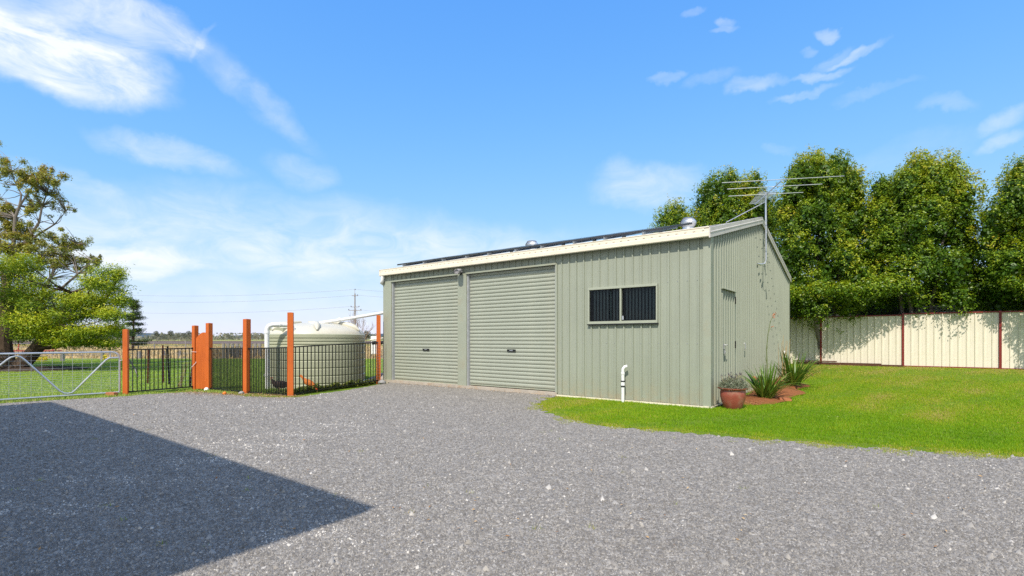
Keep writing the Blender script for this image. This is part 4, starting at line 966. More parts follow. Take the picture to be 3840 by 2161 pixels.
# bare twigs of the last tree are a part of it
lt = [o for o in bpy.data.objects if o.get('label', '').startswith('glossy tree cut')][0]
b = MB()
for i in range(60):
    p = Vector((-1.25 + random.uniform(-.35, .5), -1.45 + random.uniform(-.3, .3), random.uniform(2.6, 4.6)))
    b.tube([p, p + Vector((random.uniform(-.3, .3), -random.uniform(.0, .25), random.uniform(-.5, .5))), p + Vector((random.uniform(-.5, .5), -random.uniform(0, .3), random.uniform(-.9, .4)))], [.012, .007, .002], 4)
b.build('bare_twigs', mt['twig'], lt)
# hanging sprays over the fence
def low_sprays(tree, lst, n):
    C = []; Rd = []
    for k_, e, z, r_ in lst:
        x, y = along(k_, e); C.append((x - tree.location.x, y - tree.location.y, z - tree.location.z)); Rd.append((r_, r_, r_ * .8))
    P, N, h_ = lobes_points(C, Rd, n, .2, 1.05, .2, 1); m = len(P)
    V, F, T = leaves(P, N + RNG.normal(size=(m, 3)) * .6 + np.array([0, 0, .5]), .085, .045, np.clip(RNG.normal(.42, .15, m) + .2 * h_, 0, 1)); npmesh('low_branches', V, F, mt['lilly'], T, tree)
low_sprays(lt, [(3.55, -1.5, 2.25, .45), (3.2, -1.3, 2.75, .4), (3.8, -1.6, 1.95, .35), (2.6, -1.1, 3.0, .35)], 3000)
t2_ = [o for o in bpy.data.objects if o.get('label', '').startswith('round topped')][0]
low_sprays(t2_, [(-4.9 + i * .42, -1.2 - .35 * math.sin(i * 1.7), 3.0 + .2 * math.sin(i * 2.3), .48) for i in range(9)] + [(-4.3, -1.9, 2.85, .42), (-3.3, -1.9, 2.9, .42), (-2.3, -1.9, 3.0, .4), (-1.7, -1.8, 3.0, .4)], 11000)
t3_ = [o for o in bpy.data.objects if o.get('label', '').startswith('tallest pointed')][0]
low_sprays(t3_, [(-.9, -1.4, 3.0, .5), (-.4, -1.2, 3.1, .5), (.1, -1.0, 3.1, .4)], 3200)

# ------------------------------------------------------------------ left: spreading wattle with a gum behind it
def zl(px, py): return px / 1.6117, 550 + py / 1.6117          # picture survey points of the two crowns
def crown_cloud(specs, y0, org, n, L, ar, matname, seed, tint0, fuzzy, name, parent, align=None, droop=0., depth=1.0):
    C = []; Rd = []; rr = np.random.default_rng(seed)
    for (zx, zy, rx, rz_, dy) in specs:
        px, py = zl(zx, zy); yy = y0 + dy; p = Vector(((px - CX) / FPX * yy, yy, HC + (HY - py) * yy / FPX)); k = yy / FPX / 1.6117
        C.append((p.x - org[0], p.y - org[1], p.z - org[2])); Rd.append((rx * k, rx * k * depth, rz_ * k))
    C, Rd = np.array(C), np.array(Rd); w = (Rd[:, 0] * Rd[:, 2]) ** .9; w /= w.sum()
    k = RNG.choice(len(C), n, p=w); d = np.clip(RNG.normal(size=(n, 3)) * .52, -1.4, 1.4)
    P = C[k] + d * Rd[k] * 1.08; nz = vnoise(P, fuzzy, seed); ok = nz + .3 * RNG.normal(size=n) > -.2; P, d, nz = P[ok], d[ok], nz[ok]; m = len(P)
    N = d * .5 + RNG.normal(size=(m, 3)) * .6 + np.array([0, -.1, .8])
    tint = np.clip(tint0 + .16 * RNG.normal(size=m) + .32 * nz + .24 * d[:, 2], 0, 1); Ls = RNG.uniform(.7, 1.3, m) * L  # shade painted into the tint: paler on clump tops, darker underneath
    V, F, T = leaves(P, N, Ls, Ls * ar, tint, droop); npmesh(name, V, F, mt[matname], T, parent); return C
W0 = at_ground(30, 1388); org = (W0.x, W0.y, 0)
wt = thing('wattle_tree', 'broad bushy yellow green tree with dark leaning trunks on the left lawn', 'tree', org)
spec = []
rr = np.random.default_rng(3)
for (cx, cy, rx, rz_) in [(60, 760, 130, 90), (160, 720, 90, 70), (200, 830, 110, 70), (60, 900, 130, 90), (180, 960, 120, 80), (80, 1060, 140, 80), (230, 1060, 110, 70), (320, 1120, 110, 60), (130, 1140, 90, 50),
                          (640, 760, 90, 60), (720, 770, 50, 50), (560, 830, 80, 60), (680, 850, 90, 60), (600, 920, 100, 60), (500, 920, 80, 50), (720, 930, 60, 50), (420, 960, 80, 50), (560, 1010, 110, 50), (680, 1020, 90, 50), (400, 1050, 90, 50),
                          (470, 1110, 110, 45), (590, 1120, 110, 45), (690, 1110, 80, 45), (420, 1180, 90, 40), (540, 1180, 100, 38), (660, 1180, 80, 35), (340, 1190, 80, 30), (350, 1010, 60, 40), (300, 900, 70, 40)]:
    for dy in (-1.2, .8): spec.append((cx + rr.uniform(-20, 20), cy + rr.uniform(-15, 15), rx * .8, rz_ * .8, dy * rr.uniform(.6, 1.6)))
for i in range(34):
    spec.append((rr.uniform(-760, -60), rr.uniform(680, 1130), rr.uniform(80, 130), rr.uniform(50, 80), rr.uniform(-2.5, 2.5)))
for i in range(14): spec.append((rr.uniform(0, 560), rr.uniform(900, 1120), rr.uniform(70, 110), rr.uniform(40, 60), rr.uniform(1.8, 3.2)))
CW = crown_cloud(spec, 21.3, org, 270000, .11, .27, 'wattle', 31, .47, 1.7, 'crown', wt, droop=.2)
b = MB()
t1 = tapered(b, (-.05, 0, -.1), (-.25, .2, 2.6), .34, .24, .04, 6, 10); t2 = tapered(b, (.35, -.1, -.1), (1.9, .1, 2.0), .30, .19, .06, 6, 10)
tapered(b, t1[-1], (-.6, .4, 4.2), .24, .08, .05); tapered(b, t1[4], (-2.2, .5, 3.4), .16, .05, .08); tapered(b, t2[-1], (3.6, .3, 2.6), .17, .06, .08); tapered(b, t2[-2], (2.3, .4, 3.3), .14, .05, .08); tapered(b, t2[3], (3.4, -.3, 1.45), .09, .03, .08)
nodes = [Vector(p) for p in t1[3:]] + [Vector(p) for p in t2[3:]] + [Vector((3.6, .3, 2.6)), Vector((2.3, .4, 3.3)), Vector((-.6, .4, 4.2)), Vector((-2.2, .5, 3.4))]
for c in CW:
    c = Vector(c); nn = min(nodes, key=lambda q: (q - c).length + (2 if q.z > c.z else 0)); tapered(b, nn, c, .05, .012, .09, 5, 5)
b.build('trunk', mt['bark'], wt)
G0 = (at(22, 24.0, 0).x, 24.0, 0)
gm = thing('gum_tree', 'tall sparse gum tree with bare pale branches rising behind the bushy tree', 'tree', G0)
tufts = [(20, 140, 60, 40), (100, 130, 60, 35), (150, 190, 55, 40), (200, 215, 60, 38), (290, 205, 62, 38), (330, 215, 35, 35), (255, 185, 55, 30), (310, 345, 55, 28), (350, 335, 40, 22), (415, 385, 30, 18), (210, 370, 45, 30), (165, 410, 45, 26), (30, 370, 55, 40), (60, 420, 50, 35),
         (100, 510, 70, 40), (50, 490, 55, 40), (180, 540, 50, 30), (260, 580, 70, 40), (330, 560, 45, 30), (385, 540, 40, 26), (320, 640, 70, 38), (390, 630, 55, 32), (440, 585, 40, 20), (490, 595, 28, 14), (440, 690, 55, 32), (510, 685, 62, 34), (570, 690, 30, 30), (540, 730, 40, 30), (250, 650, 60, 34), (140, 610, 60, 36), (30, 600, 70, 40), (350, 720, 55, 26), (470, 740, 40, 24), (-40, 200, 60, 40), (-90, 330, 60, 40), (-60, 480, 70, 45), (-140, 420, 60, 40), (-180, 560, 70, 40)]
gs = [(a, b_, rx * rr.uniform(.8, 1.05), rz_ * rr.uniform(1.2, 1.7), rr.uniform(-1.2, 1.2)) for a, b_, rx, rz_ in tufts]
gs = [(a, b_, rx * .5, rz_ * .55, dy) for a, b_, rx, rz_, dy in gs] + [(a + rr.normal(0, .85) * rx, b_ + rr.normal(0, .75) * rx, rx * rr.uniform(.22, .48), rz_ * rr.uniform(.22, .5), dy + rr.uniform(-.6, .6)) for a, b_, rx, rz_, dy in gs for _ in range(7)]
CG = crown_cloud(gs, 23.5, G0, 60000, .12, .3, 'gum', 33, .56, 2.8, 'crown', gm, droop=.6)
b = MB()
def zp(zx, zy, dy=0):
    px, py = zl(zx, zy); yy = 23.5 + dy; return Vector(((px - CX) / FPX * yy - G0[0], yy - G0[1], HC + (HY - py) * yy / FPX))
m1 = [Vector((0, 0, -.1)), zp(30, 900), zp(70, 700), zp(85, 560), zp(92, 430), zp(118, 360), zp(130, 290), zp(100, 235), zp(70, 150)]
b.tube(m1, [.20, .14, .10, .08, .065, .05, .035, .022, .01], 7)
m2 = [zp(45, 760), zp(110, 630), zp(190, 530), zp(235, 460), zp(255, 360), zp(285, 280), zp(300, 200)]; b.tube(m2, [.09, .08, .065, .05, .036, .022, .01], 6)
m3 = [zp(150, 590), zp(250, 520), zp(330, 470), zp(400, 390)]; b.tube(m3, [.06, .045, .03, .008], 5)
m4 = [zp(60, 900, -1), zp(250, 900, -1), zp(380, 850, -1), zp(470, 770, -1), zp(560, 690, -1)]; b.tube(m4, [.10, .08, .055, .035, .012], 6)
m5 = [zp(250, 900, -1), zp(300, 800, -1), zp(340, 720), zp(400, 620), zp(470, 590)]; b.tube(m5, [.09, .07, .05, .03, .008], 5)
m6 = [zp(118, 360), zp(170, 280), zp(230, 200)]; b.tube(m6, [.05, .03, .01], 5)
gn = [q for mm in (m1[2:], m2[1:], m3, m4[1:], m5[1:], m6) for q in mm]
for c in CG:
    c = Vector(c)
    for _ in range(1):
        e = c + Vector([random.uniform(-.2, .2) for _ in range(3)]); nn = min(gn, key=lambda q: (q - e).length + (1.5 if q.z > e.z else 0)); tapered(b, nn, e, .022, .005, .1, 4, 4)
b.build('trunk', mt['gumbark'], gm)
b = MB()
b.lathe([(1.6, 0), (1.3, .06), (.8, .11), (0.01, .14)], 28, (W0.x + 1.3, W0.y + .3, 0)); 
tag(b.build('bark_mound', M('dark_bark_litter', (.07, .05, .04), .95, .1, var=.4, vscale=14, bump=1, bscale=30), smooth=True), 'dark bark mound round the foot of the bushy tree', kind='structure')

# pine in the paddock
pn = thing('pine_tree', 'dark tiered pine standing beyond the left fence panel', 'tree', (at(498, 60, 0).x, 60, 0))
b = MB(); b.tube([(0, 0, 0), (.1, 0, 2), (.05, 0, 4), (0, 0, 6.2)], [.16, .12, .08, .02], 7); rr = np.random.default_rng(8); PP = []
for i in range(8):
    z = .85 + i * .68; Lb = 1.7 * (1 - i / 9.5) + .15
    for k in range(6):
        a = k * 1.047 + rr.uniform(-.4, .4) + i; l = Lb * rr.uniform(.35, 1.15); e = Vector((l * math.cos(a), l * math.sin(a), z + rr.uniform(.0, .42)))
        zb_ = rr.uniform(-.25, .25)
        if rr.uniform() < .18: continue
        e.z += zb_
        b.tube([(0.05, 0, z + zb_), e * .6 + Vector((0, 0, z * .38)), e], [.035, .025, .01], 4)
        for q in np.linspace(.45, 1, 5): PP.append((e.x * q, e.y * q, z + zb_ + (e.z - z - zb_) * q))
b.build('trunk', mt['bark'], pn); PP = np.array(PP); n = len(PP); k = 70
P = np.repeat(PP, k, 0) + RNG.normal(size=(n * k, 3)) * np.array([.25, .25, .12]); m = len(P)
V, F, T = leaves(P, RNG.normal(size=(m, 3)) + np.array([0, 0, 1]), .22, .05, np.clip(RNG.normal(.35, .2, m) + .35 * (P[:, 2] > 4.6), 0, 1)); npmesh('crown', V, F, mt['pine'], T, pn)

# far trees along the horizon
def far_tree(px, dist, h, w, label, seed, bare=False, shrub=False):
    r = np.random.default_rng(seed); x = (px - CX) / FPX * dist; t = thing('far_tree', label, 'tree', (x, dist, 0), 0, 'trees far off along the horizon')
    C = []; Rd = []
    for i in range(11):
        a = r.uniform(0, 6.28); q = r.uniform(.1 if shrub else .3, .88); d_ = w * .5 * r.uniform(.1, .8) * (1.15 - q * .5); s = w * r.uniform(.16, .26); C.append((d_ * math.cos(a), d_ * math.sin(a), h * q)); Rd.append((s, s, s * r.uniform(.6, .9)))
    C.append((0, 0, h * .9)); Rd.append((w * .16, w * .16, h * .1))
    P, N, hz_ = lobes_points(C, Rd, 900, .5, 1.08, .5, .8); m = len(P)
    V, F, T = leaves(P, N + RNG.normal(size=(m, 3)) * .6, h * .085, h * .05, np.clip(RNG.normal(.85 if bare else .42 + r.uniform(-.25, .2), .15, m), 0, 1)); npmesh('crown', V, F, mt['scrub'], T, t)
    b = MB()
    b.tube([(0, 0, -.2), (.02 * h, 0, h * .45), (0, 0, h * .8)], [h * .03, h * .02, h * .008], 5)
    for c in C[:6]: b.tube([(0, 0, h * .3), tuple(c)], [h * .014, h * .005], 4)
    b.build('trunk', mt['twig'], t)
FT = [(586, 420, 8.4, 7, 'grey gum first right of the dark pine, far beyond the fields'), (612, 450, 6.4, 8, 'low dark clump of far trees second right of the pine'), (640, 440, 8.8, 7, 'tall rounded grey gum in the far clump between pine and picket gate'), (668, 400, 6.6, 7, 'mid grey far tree right of the tall rounded gum'),
      (690, 380, 6.2, 7, 'far tree leaning left near the picket gate'), (709, 430, 8.6, 8, 'broad grey gum nearest the picket gate on the horizon'), (575, 390, 4.2, 6, 'low green shrub under the far gum by the pine'), (632, 360, 4.0, 6, 'dark green far shrub in the middle of the clump'), (714, 300, 4.3, 6, 'round olive shrub on the far side of the picket gate'),
      (680, 300, 2.6, 6, 'pinkish bare thicket in front of the far gums'), (600, 350, 3.4, 6, 'wide low shrub left in the far clump'), (655, 350, 3.6, 5, 'small far shrub between two gums'),
      (858, 900, 11, 14, 'lone far gum right of the picket gate'), (870, 700, 6, 10, 'low far shrub below the lone gum'), (961, 420, 4.6, 6, 'bare grey far tree left of the white standing pipe'), (983, 400, 5.2, 6, 'second bare grey far tree beside the white standing pipe'), (935, 600, 5, 9, 'dim far thicket right of the second post'), (815, 800, 6, 14, 'dim far thicket just right of the picket gate'), (890, 800, 7, 12, 'dim far thicket left of the second post'),
      (1372, 130, 3.6, 3.2, 'greyish bush right of the tank near the power pole'), (1412, 160, 3.2, 3.5, 'brown bush behind the orange post by the shed')]
for i, (px, dist, h, w, l) in enumerate(FT): far_tree(px, dist, h, w, l, 50 + i, 'bare' in l or 'pink' in l or 'brown' in l, 'shrub' in l or 'thicket' in l)
n = 9000; x = RNG.uniform(-1500, 500, n); y = RNG.uniform(900, 1100, n); z = RNG.gamma(2.0, 2.4, n) * (1 + .5 * vnoise(np.stack([x, y * 0, x * 0], 1), .02, 3)); P = np.stack([x, y, np.clip(z, .3, 12)], 1)
V, F, T = leaves(P, RNG.normal(size=(n, 3)) + np.array([0, -1, .6]), 5.5, 3.2, np.clip(RNG.normal(.55, .25, n), 0, 1)); tag(npmesh('far_woodland', V, F, mt['scrub'], T), 'greyish belt of woodland along the horizon', kind='stuff')

# bare tree and power pole behind the tank
bt = thing('bare_tree', 'leafless pinkish tree standing around the foot of the power pole', 'tree', (at(1345, 52, 0).x, 52, 0)); b = MB(); random.seed(5)
def twig(p, d, l, r, k):
    e = p + d * l; b.tube([p, p.lerp(e, .5) + Vector([random.uniform(-.05, .05) * l for _ in range(3)]), e], [r, r * .75, r * .5], 4, False)
    if k:
        for _ in range(random.choice((2, 3, 3))):
            dd = (d + Vector((random.uniform(-.55, .55), random.uniform(-.55, .55), random.uniform(-.1, .45)))).normalized(); twig(p.lerp(e, random.uniform(.5, 1)), dd, l * random.uniform(.55, .8), r * .55, k - 1)
for i in range(6): twig(Vector((random.uniform(-.5, .5), 0, 0)), Vector((random.uniform(-.35, .35), random.uniform(-.3, .3), 1)).normalized(), 1.7, .06, 4)
b.build('branches', mt['twig'], bt)
pp = thing('power_pole', 'weathered timber power pole with crossarms rising behind the tank', 'pole', (at(1331, 105, 0).x, 105, 0))
MB().tube([(0, 0, -.5), (0, 0, 10.9)], [.17, .12], 10).build('pole', mt['greywood'], pp)
MB().beam((-.02, 0, 10.9), (-.02, 0, 11.8), .09, .09).build('top_pin', mt['galvdull'], pp)
for z, l, r_ in ((8.05, .9, .05), (7.35, 1.45, .06), (10.4, .7, .05)): MB().beam((-l * .9, -.15, z), (l, -.15, z), r_ * 2, r_ * 2).build('crossarm', mt['greywood'], pp)
for x, z in ((.9, 8.12), (-.75, 8.12), (1.3, 7.45), (-1.25, 7.45), (.62, 10.5), (.1, 11.7)): MB().tube([(x, -.15, z - .05), (x, -.15, z + .05), (x, -.15, z + .18)], [.05, .09, .05], 7).build('insulator', mt['black'], pp)
P0 = Vector(pp.location)
def wire(offs, x_end, dy, dz, label, sag=1.2):
    a = P0 + Vector(offs); e = a + Vector((x_end, dy, dz)); pts = [a.lerp(e, i / 20) - Vector((0, 0, sag * 4 * (i / 20) * (1 - i / 20))) for i in range(21)]
    b = MB(); b.tube(pts, .02, 4); o = b.build('power_line', mt['greybox']); tag(o, label, 'power line', 'overhead lines on the power pole')
wire((.1, -.15, 11.75), -75, 15, .9, 'topmost overhead line running left from the pole top'); wire((.62, -.15, 10.55), -75, 15, .5, 'second overhead line running left below the topmost one'); wire((-.75, -.15, 8.15), -75, 15, .3, 'lowest overhead line running left from the middle crossarm')
wire((.1, -.15, 11.75), 45, -20, -.8, 'topmost overhead line running right from the pole top'); wire((.62, -.15, 10.55), 45, -20, -.8, 'second overhead line running right towards the shed'); wire((1.3, -.15, 7.45), 45, -20, -1.5, 'lowest overhead line running right behind the white pipe')
b = MB(); b.tube([P0 + Vector((.1, -.2, 8.0)), P0 + Vector((7.6, -6, 0))], .018, 4); b.tube([P0 + Vector((.1, -.2, 8.0)).lerp(Vector((7.6, -6, 0)), .34), P0 + Vector((.1, -.2, 8.0)).lerp(Vector((7.6, -6, 0)), .37)], .08, 6); tag(b.build('stay_wire', mt['galvdull']), 'slanting stay wire from the power pole down to the ground', 'stay')

# paddock fence of grey posts, with wires; old red machinery
px_posts = [(208, 935, 855), (605, 920, 842), (993, 906, 838), (1350, 893, 822), (1585, 888, 815), (1740, 890, 815)]
pa = []
for i, (zx, zb, zt) in enumerate(px_posts):
    p = at_ground(zx / 2.589, 1000 + zb / 2.589); h = (zb - zt) / 2.589 * p.y / FPX; pa.append(p); b = MB(); b.tube([(0, 0, -.1), (.01, 0, h * .5), (0, 0, h)], [.11, .10, .095], 8)
    o = b.build('paddock_post', mt['greywood'], loc=tuple(p), smooth=True)
    tag(o, ['grey timber fence post in the paddock just right of the leaning trunk', 'grey timber paddock post above the zigzag dip of the silver gate', 'grey timber paddock post near the right end of the silver gate', 'grey timber paddock post seen through the left black panel', 'grey timber paddock post in the middle of the left black panel', 'grey timber paddock post nearest the picket gate'][i], 'post', 'grey timber posts of the paddock fence')
far_p = [at_ground(p_, y_) for p_, y_ in ((43, 1318), (119, 1315), (519, 1312), (579, 1310), (696, 1311))]
for i, p in enumerate(far_p):
    o = MB().tube([(0, 0, 0), (0, 0, 1.1)], .07, 6).build('paddock_post', mt['greywood'], loc=tuple(p)); tag(o, ['small far post right of the upright tree trunk', 'small far post right of the leaning tree trunk', 'small far pale post right of the pine trunk', 'small far pale post left of the picket gate', 'small far post next to the picket gate'][i], 'post', 'pale posts of the farther paddock fence')
for i in range(9):
    p = at_ground(838 + i * 17, 1345 - i * .5); o = MB().tube([(0, 0, 0), (0, 0, 1.0)], .10, 6).build('paddock_post', mt['greywood'], loc=tuple(p)); tag(o, ['leftmost', 'second', 'third', 'fourth', 'fifth', 'sixth', 'seventh', 'eighth', 'rightmost'][i] + ' grey timber post of the row behind the dense black bars', 'post', 'grey posts of the paddock fence behind the dense black panels')
b = MB()
for z in (.35, .6, .85, 1.05): b.tube([(p.x, p.y, z) for p in [at_ground(-200, 1363)] + pa + [at_ground(840, 1345), at_ground(1010, 1341)]], .008, 3, False)
tag(b.build('paddock_wire', mt['wire']), 'plain wires strung along the grey timber paddock posts', 'wire')
hr = thing('harrow', 'faded red farm harrow lying in the dry paddock behind the gate', 'farm machine', tuple(at_ground(125, 1332)), .05)
b = MB()
for y in (-.4, 0, .4): b.beam((-1.9, y, .35), (1.9, y, .35), .07, .07)
for x in np.linspace(-1.8, 1.8, 9): b.beam((x, -.5, .36), (x, .5, .36), .06, .06)
b.build('frame', mt['redpaint'], hr); b = MB()
for x in np.linspace(-1.8, 1.8, 13): b.tube([(x, -.3, .35), (x + .05, -.35, .0)], .03, 4)
b.build('tines', mt['rust'], hr); b = MB()
for x in (-1.7, -1.2, .4, 1.5, 1.75): b.beam((x, 0, .35), (x + .1, 0, .95), .06, .06)
b.build('upright', mt['redpaint'], hr)

# ------------------------------------------------------------------ bed by the gable wall
bz = lambda u, v: float(ground_z(*uv(u, v).xy))
def bedmesh(cells, name, label):
    P = []; 
    b = MB(); n = 28
    for (u, v, ru, rv, h) in cells:
        o = len(b.v); rings = 6
        for j in range(rings + 1):
            q = j / rings
            for k in range(n):
                a = 2 * math.pi * k / n; w = 1 + .10 * math.sin(3 * a + u) + .06 * math.sin(7 * a)
                uu = max(.045, u + ru * (1 - q) * math.cos(a) * w); vv = v + rv * (1 - q) * math.sin(a) * w; p = uv(uu, vv); b.v.append((p.x, p.y, bz(uu, vv) + .012 + h * (1 - (1 - q) ** 2) + random.uniform(-.008, .008)))
        for j in range(rings):
            for k in range(n): b.f.append((o + j * n + k, o + j * n + (k + 1) % n, o + (j + 1) * n + (k + 1) % n, o + (j + 1) * n + k))
    return b
tag(bedmesh([(.50, 1.9, .50, .95, .05), (.55, 3.3, .54, 1.1, .14), (.48, 4.9, .52, 1.0, .10), (.2, 7.0, .25, 1.4, .04)], 'mulch_bed', '').build('mulch_bed', mt['mulch'], smooth=True), kind='structure')
n = 5200; uu = RNG.uniform(.05, 2.1, n); vv = RNG.uniform(.9, 9.8, n); ok = (uu < .66 + .03 * vv * (.6 + .5 * RNG.uniform(size=n))); uu, vv = uu[ok], vv[ok]; n = len(uu)
p = np.array([SC.x, SC.y])[None] + uu[:, None] * np.array([UX.x, UX.y]) + vv[:, None] * np.array([VY.x, VY.y])
hh = .05 + .10 * np.exp(-((vv - 3.6) / 1.1) ** 2 - ((uu - .75) / .6) ** 2) + .09 * np.exp(-((vv - 6) / 1.3) ** 2 - ((uu - .85) / .8) ** 2)
P = np.concatenate([p, (ground_z(p[:, 0], p[:, 1]) + hh * RNG.uniform(.3, 1.05, n))[:, None]], 1)
V, F, T = leaves(P, RNG.normal(size=(n, 3)) * .5 + np.array([0, 0, 1]), RNG.uniform(.03, .09, n), .014, RNG.uniform(0, .7, n)); tag(npmesh('mulch', V, F, mt['litter'], T), 'reddish bark mulch chips along the gable wall', kind='stuff')

pot = thing('flower_pot', 'round glazed terracotta flower pot at the near corner of the shed', 'pot', tuple(uv(.36, .22, 0)))
b = MB(); b.lathe([(.001, .0), (.145, .0), (.155, .012), (.195, .12), (.222, .22), (.225, .30), (.215, .345), (.235, .36), (.262, .375), (.265, .39), (.235, .392), (.205, .375), (.20, .34), (.001, .335)], 48); b.build('body', mt['terracotta'], pot, smooth=True)
MB().lathe([(.203, .335), (.1, .345), (.001, .35)], 24).build('soil', mt['sleeper'], pot)
lv = thing('lavender', 'grey green lavender bush growing in the terracotta pot', 'plant', tuple(uv(.36, .22, .34)))
n = 3600; d = unit(RNG.normal(size=(n, 3))); d[:, 2] = np.abs(d[:, 2]); P = d * np.array([.27, .27, .22]) * (RNG.uniform(size=(n, 1)) ** .4) + np.array([0, 0, .03])
V, F, T = leaves(P, RNG.normal(size=(n, 3)), .055, .010, RNG.uniform(0, 1, n), align=d + np.array([0, 0, .8])); npmesh('leaves', V, F, mt['lavender'], T, lv)
b = MB(); fl_ = []
for i in range(34):
    a = random.uniform(0, 6.28); r_ = random.uniform(.05, .26); z = random.uniform(.20, .34); b.tube([(r_ * .6 * math.cos(a), r_ * .6 * math.sin(a), .1), (r_ * math.cos(a), r_ * math.sin(a), z)], .0018, 3, False); fl_.append((r_ * math.cos(a), r_ * math.sin(a), z))
b.build('stems', mt['straw'], lv); P = np.repeat(np.array(fl_), 9, 0) + RNG.normal(size=(34 * 9, 3)) * np.array([.005, .005, .014]); V, F, T = leaves(P, RNG.normal(size=P.shape), .018, .011, RNG.uniform(size=len(P))); npmesh('flowers', V, F, mt['lavflower'], T, lv)['kind'] = 'stuff'

def flax(label, u, v, n, L, seed, dz=0):
    r = random.Random(seed); p = uv(u, v); t = thing('strap_plant', label, 'plant', (p.x, p.y, bz(u, v) + dz), 0, 'strap leaved plants along the gable wall')
    for i in range(n):
        a = r.uniform(0, 6.283); l = L * r.uniform(.55, 1.1); spread = r.uniform(.12, .75) * (1.25 if r.random() < .2 else 1); w = r.uniform(.014, .026); k = 7; b = MB(); cv = r.uniform(.1, .9) * spread
        o = Vector((math.cos(a), math.sin(a), 0)); s = Vector((-o.y, o.x, 0)); base = o * r.uniform(.0, .14) + s * r.uniform(-.08, .08); vs = []
        for j in range(k + 1):
            q = j / k; c = base + o * (spread * l * q + cv * l * .35 * q * q) + Vector((0, 0, l * (q * (1 - .25 * spread) - cv * .85 * q ** 2.6))); ww = w * (1 - q ** 2.5) * (.6 + .4 * min(1, q * 4)) + .0012
            vs += [c - s * ww, c + Vector((0, 0, -.004)), c + s * ww]
        if vs[-1].z < .01: pass
        b.add(vs, [(3 * j, 3 * j + 1, 3 * j + 4, 3 * j + 3) for j in range(k)] + [(3 * j + 1, 3 * j + 2, 3 * j + 5, 3 * j + 4) for j in range(k)])
        o2 = b.build('leaf', mt['flax'], t); at_ = o2.data.attributes.new('tint', 'FLOAT', 'POINT'); base_t = r.uniform(.1, .75) if r.random() > .07 else r.uniform(.85, 1)
        at_.data.foreach_set('value', np.clip(np.full(len(vs), base_t) + np.random.default_rng(i).normal(0, .05, len(vs)), 0, 1).astype(np.float32))
    return t
f1 = flax('nearer strap leaved clump with one tall flower stalk by the gable wall', .60, 1.95, 105, .84, 4, .05)
b = MB(); st = [Vector((.02, 0, .2)), Vector((.03, .0, .7)), Vector((.02, .0, 1.05)), Vector((.05, 0, 1.35)), Vector((.10, 0, 1.62)), Vector((.17, 0, 1.75))]
b.tube(st, [.012, .011, .009, .007, .005, .004], 6); b.tube([Vector((.06, 0, 1.40)), Vector((.11, 0, 1.47)), Vector((.13, 0, 1.50))], .004, 4); b.tube([Vector((.03, 0, .72)), Vector((-.03, 0, .92))], [.008, .001], 4); b.tube([Vector((.02, 0, 1.0)), Vector((.06, 0, 1.14))], [.006, .001], 4); b.build('flower_stalk', mt['stem'], f1)
P = np.array([(.18, 0, 1.76), (.15, 0, 1.73), (.20, .0, 1.775), (.14, 0, 1.505), (.17, .01, 1.70)]); P = np.repeat(P, 5, 0) + RNG.normal(size=(25, 3)) * .012; V, F, T = leaves(P, RNG.normal(size=P.shape), .035, .02, RNG.uniform(size=25)); npmesh('flowers', V, F, mt['petal'], None, f1)['kind'] = 'stuff'
f2 = flax('farther strap leaved clump near the rear corner of the gable wall', .75, 4.55, 120, 1.02, 9, .10)
b = MB()
for i in range(9): b.tube([(-.25 + random.uniform(-.1, .1), random.uniform(-.1, .1), .1), (-.22 + random.uniform(-.2, .2), random.uniform(-.15, .15), random.uniform(.9, 1.25))], [.008, .004], 5)
b.build('dead_stalks', mt['straw'], f2)
for (zx, zy, s, l) in ((770, 795, .05, 'rounded tan ornament half hidden in the nearer strap plant'), (870, 825, .045, 'second tan ornament to the right inside the nearer strap plant')):
    p = uv(.25, 2.55 + (zx - 770) * .004, .42 - (zy - 795) * .002); b = MB(); b.lathe([(0, -s * 2), (s * .7, -s * 1.8), (s, -s * .5), (s * .8, s * .6), (0, s)], 12); o = b.build('garden_ornament', mt['brick'], loc=tuple(p), smooth=True); tag(o, l, 'ornament')
rear = thing('drain_pipe', 'white hooked drain pipe standing at the rear end of the gable wall', 'pipe', tuple(uv(.12, 7.6, bz(.1, 7.6))))
b = MB(); b.tube([(0, 0, -.05), (0, 0, .62), (-.01, -.02, .70), (-.06, -.08, .74), (-.14, -.18, .74)], .045, 12); b.build('pipe', mt['pvc'], rear, smooth=True); MB().lathe([(.045, 0), (.055, .005), (.055, .07), (.045, .075)], 14, (0, 0, .52)).build('collar', mt['pvc'], rear)
p = uv(.96, 1.95); o = MB().box(-.115, -.055, 0, .115, .055, .076).build('brick', mt['brick'], loc=(p.x, p.y, bz(.96, 1.95) + .005), bevel=.006); o.rotation_euler.z = -.1; tag(o, 'red brick lying at the edge of the mulch bed', 'brick')
b = MB(); b.tube([uv(.08, .1, .02), uv(.12, .5, .03), uv(.1, .9, .04), uv(.14, 1.3, .06)], .012, 6); tag(b.build('drip_hose', mt['rubber']), 'black hose lying along the foot of the gable wall behind the pot', 'hose')

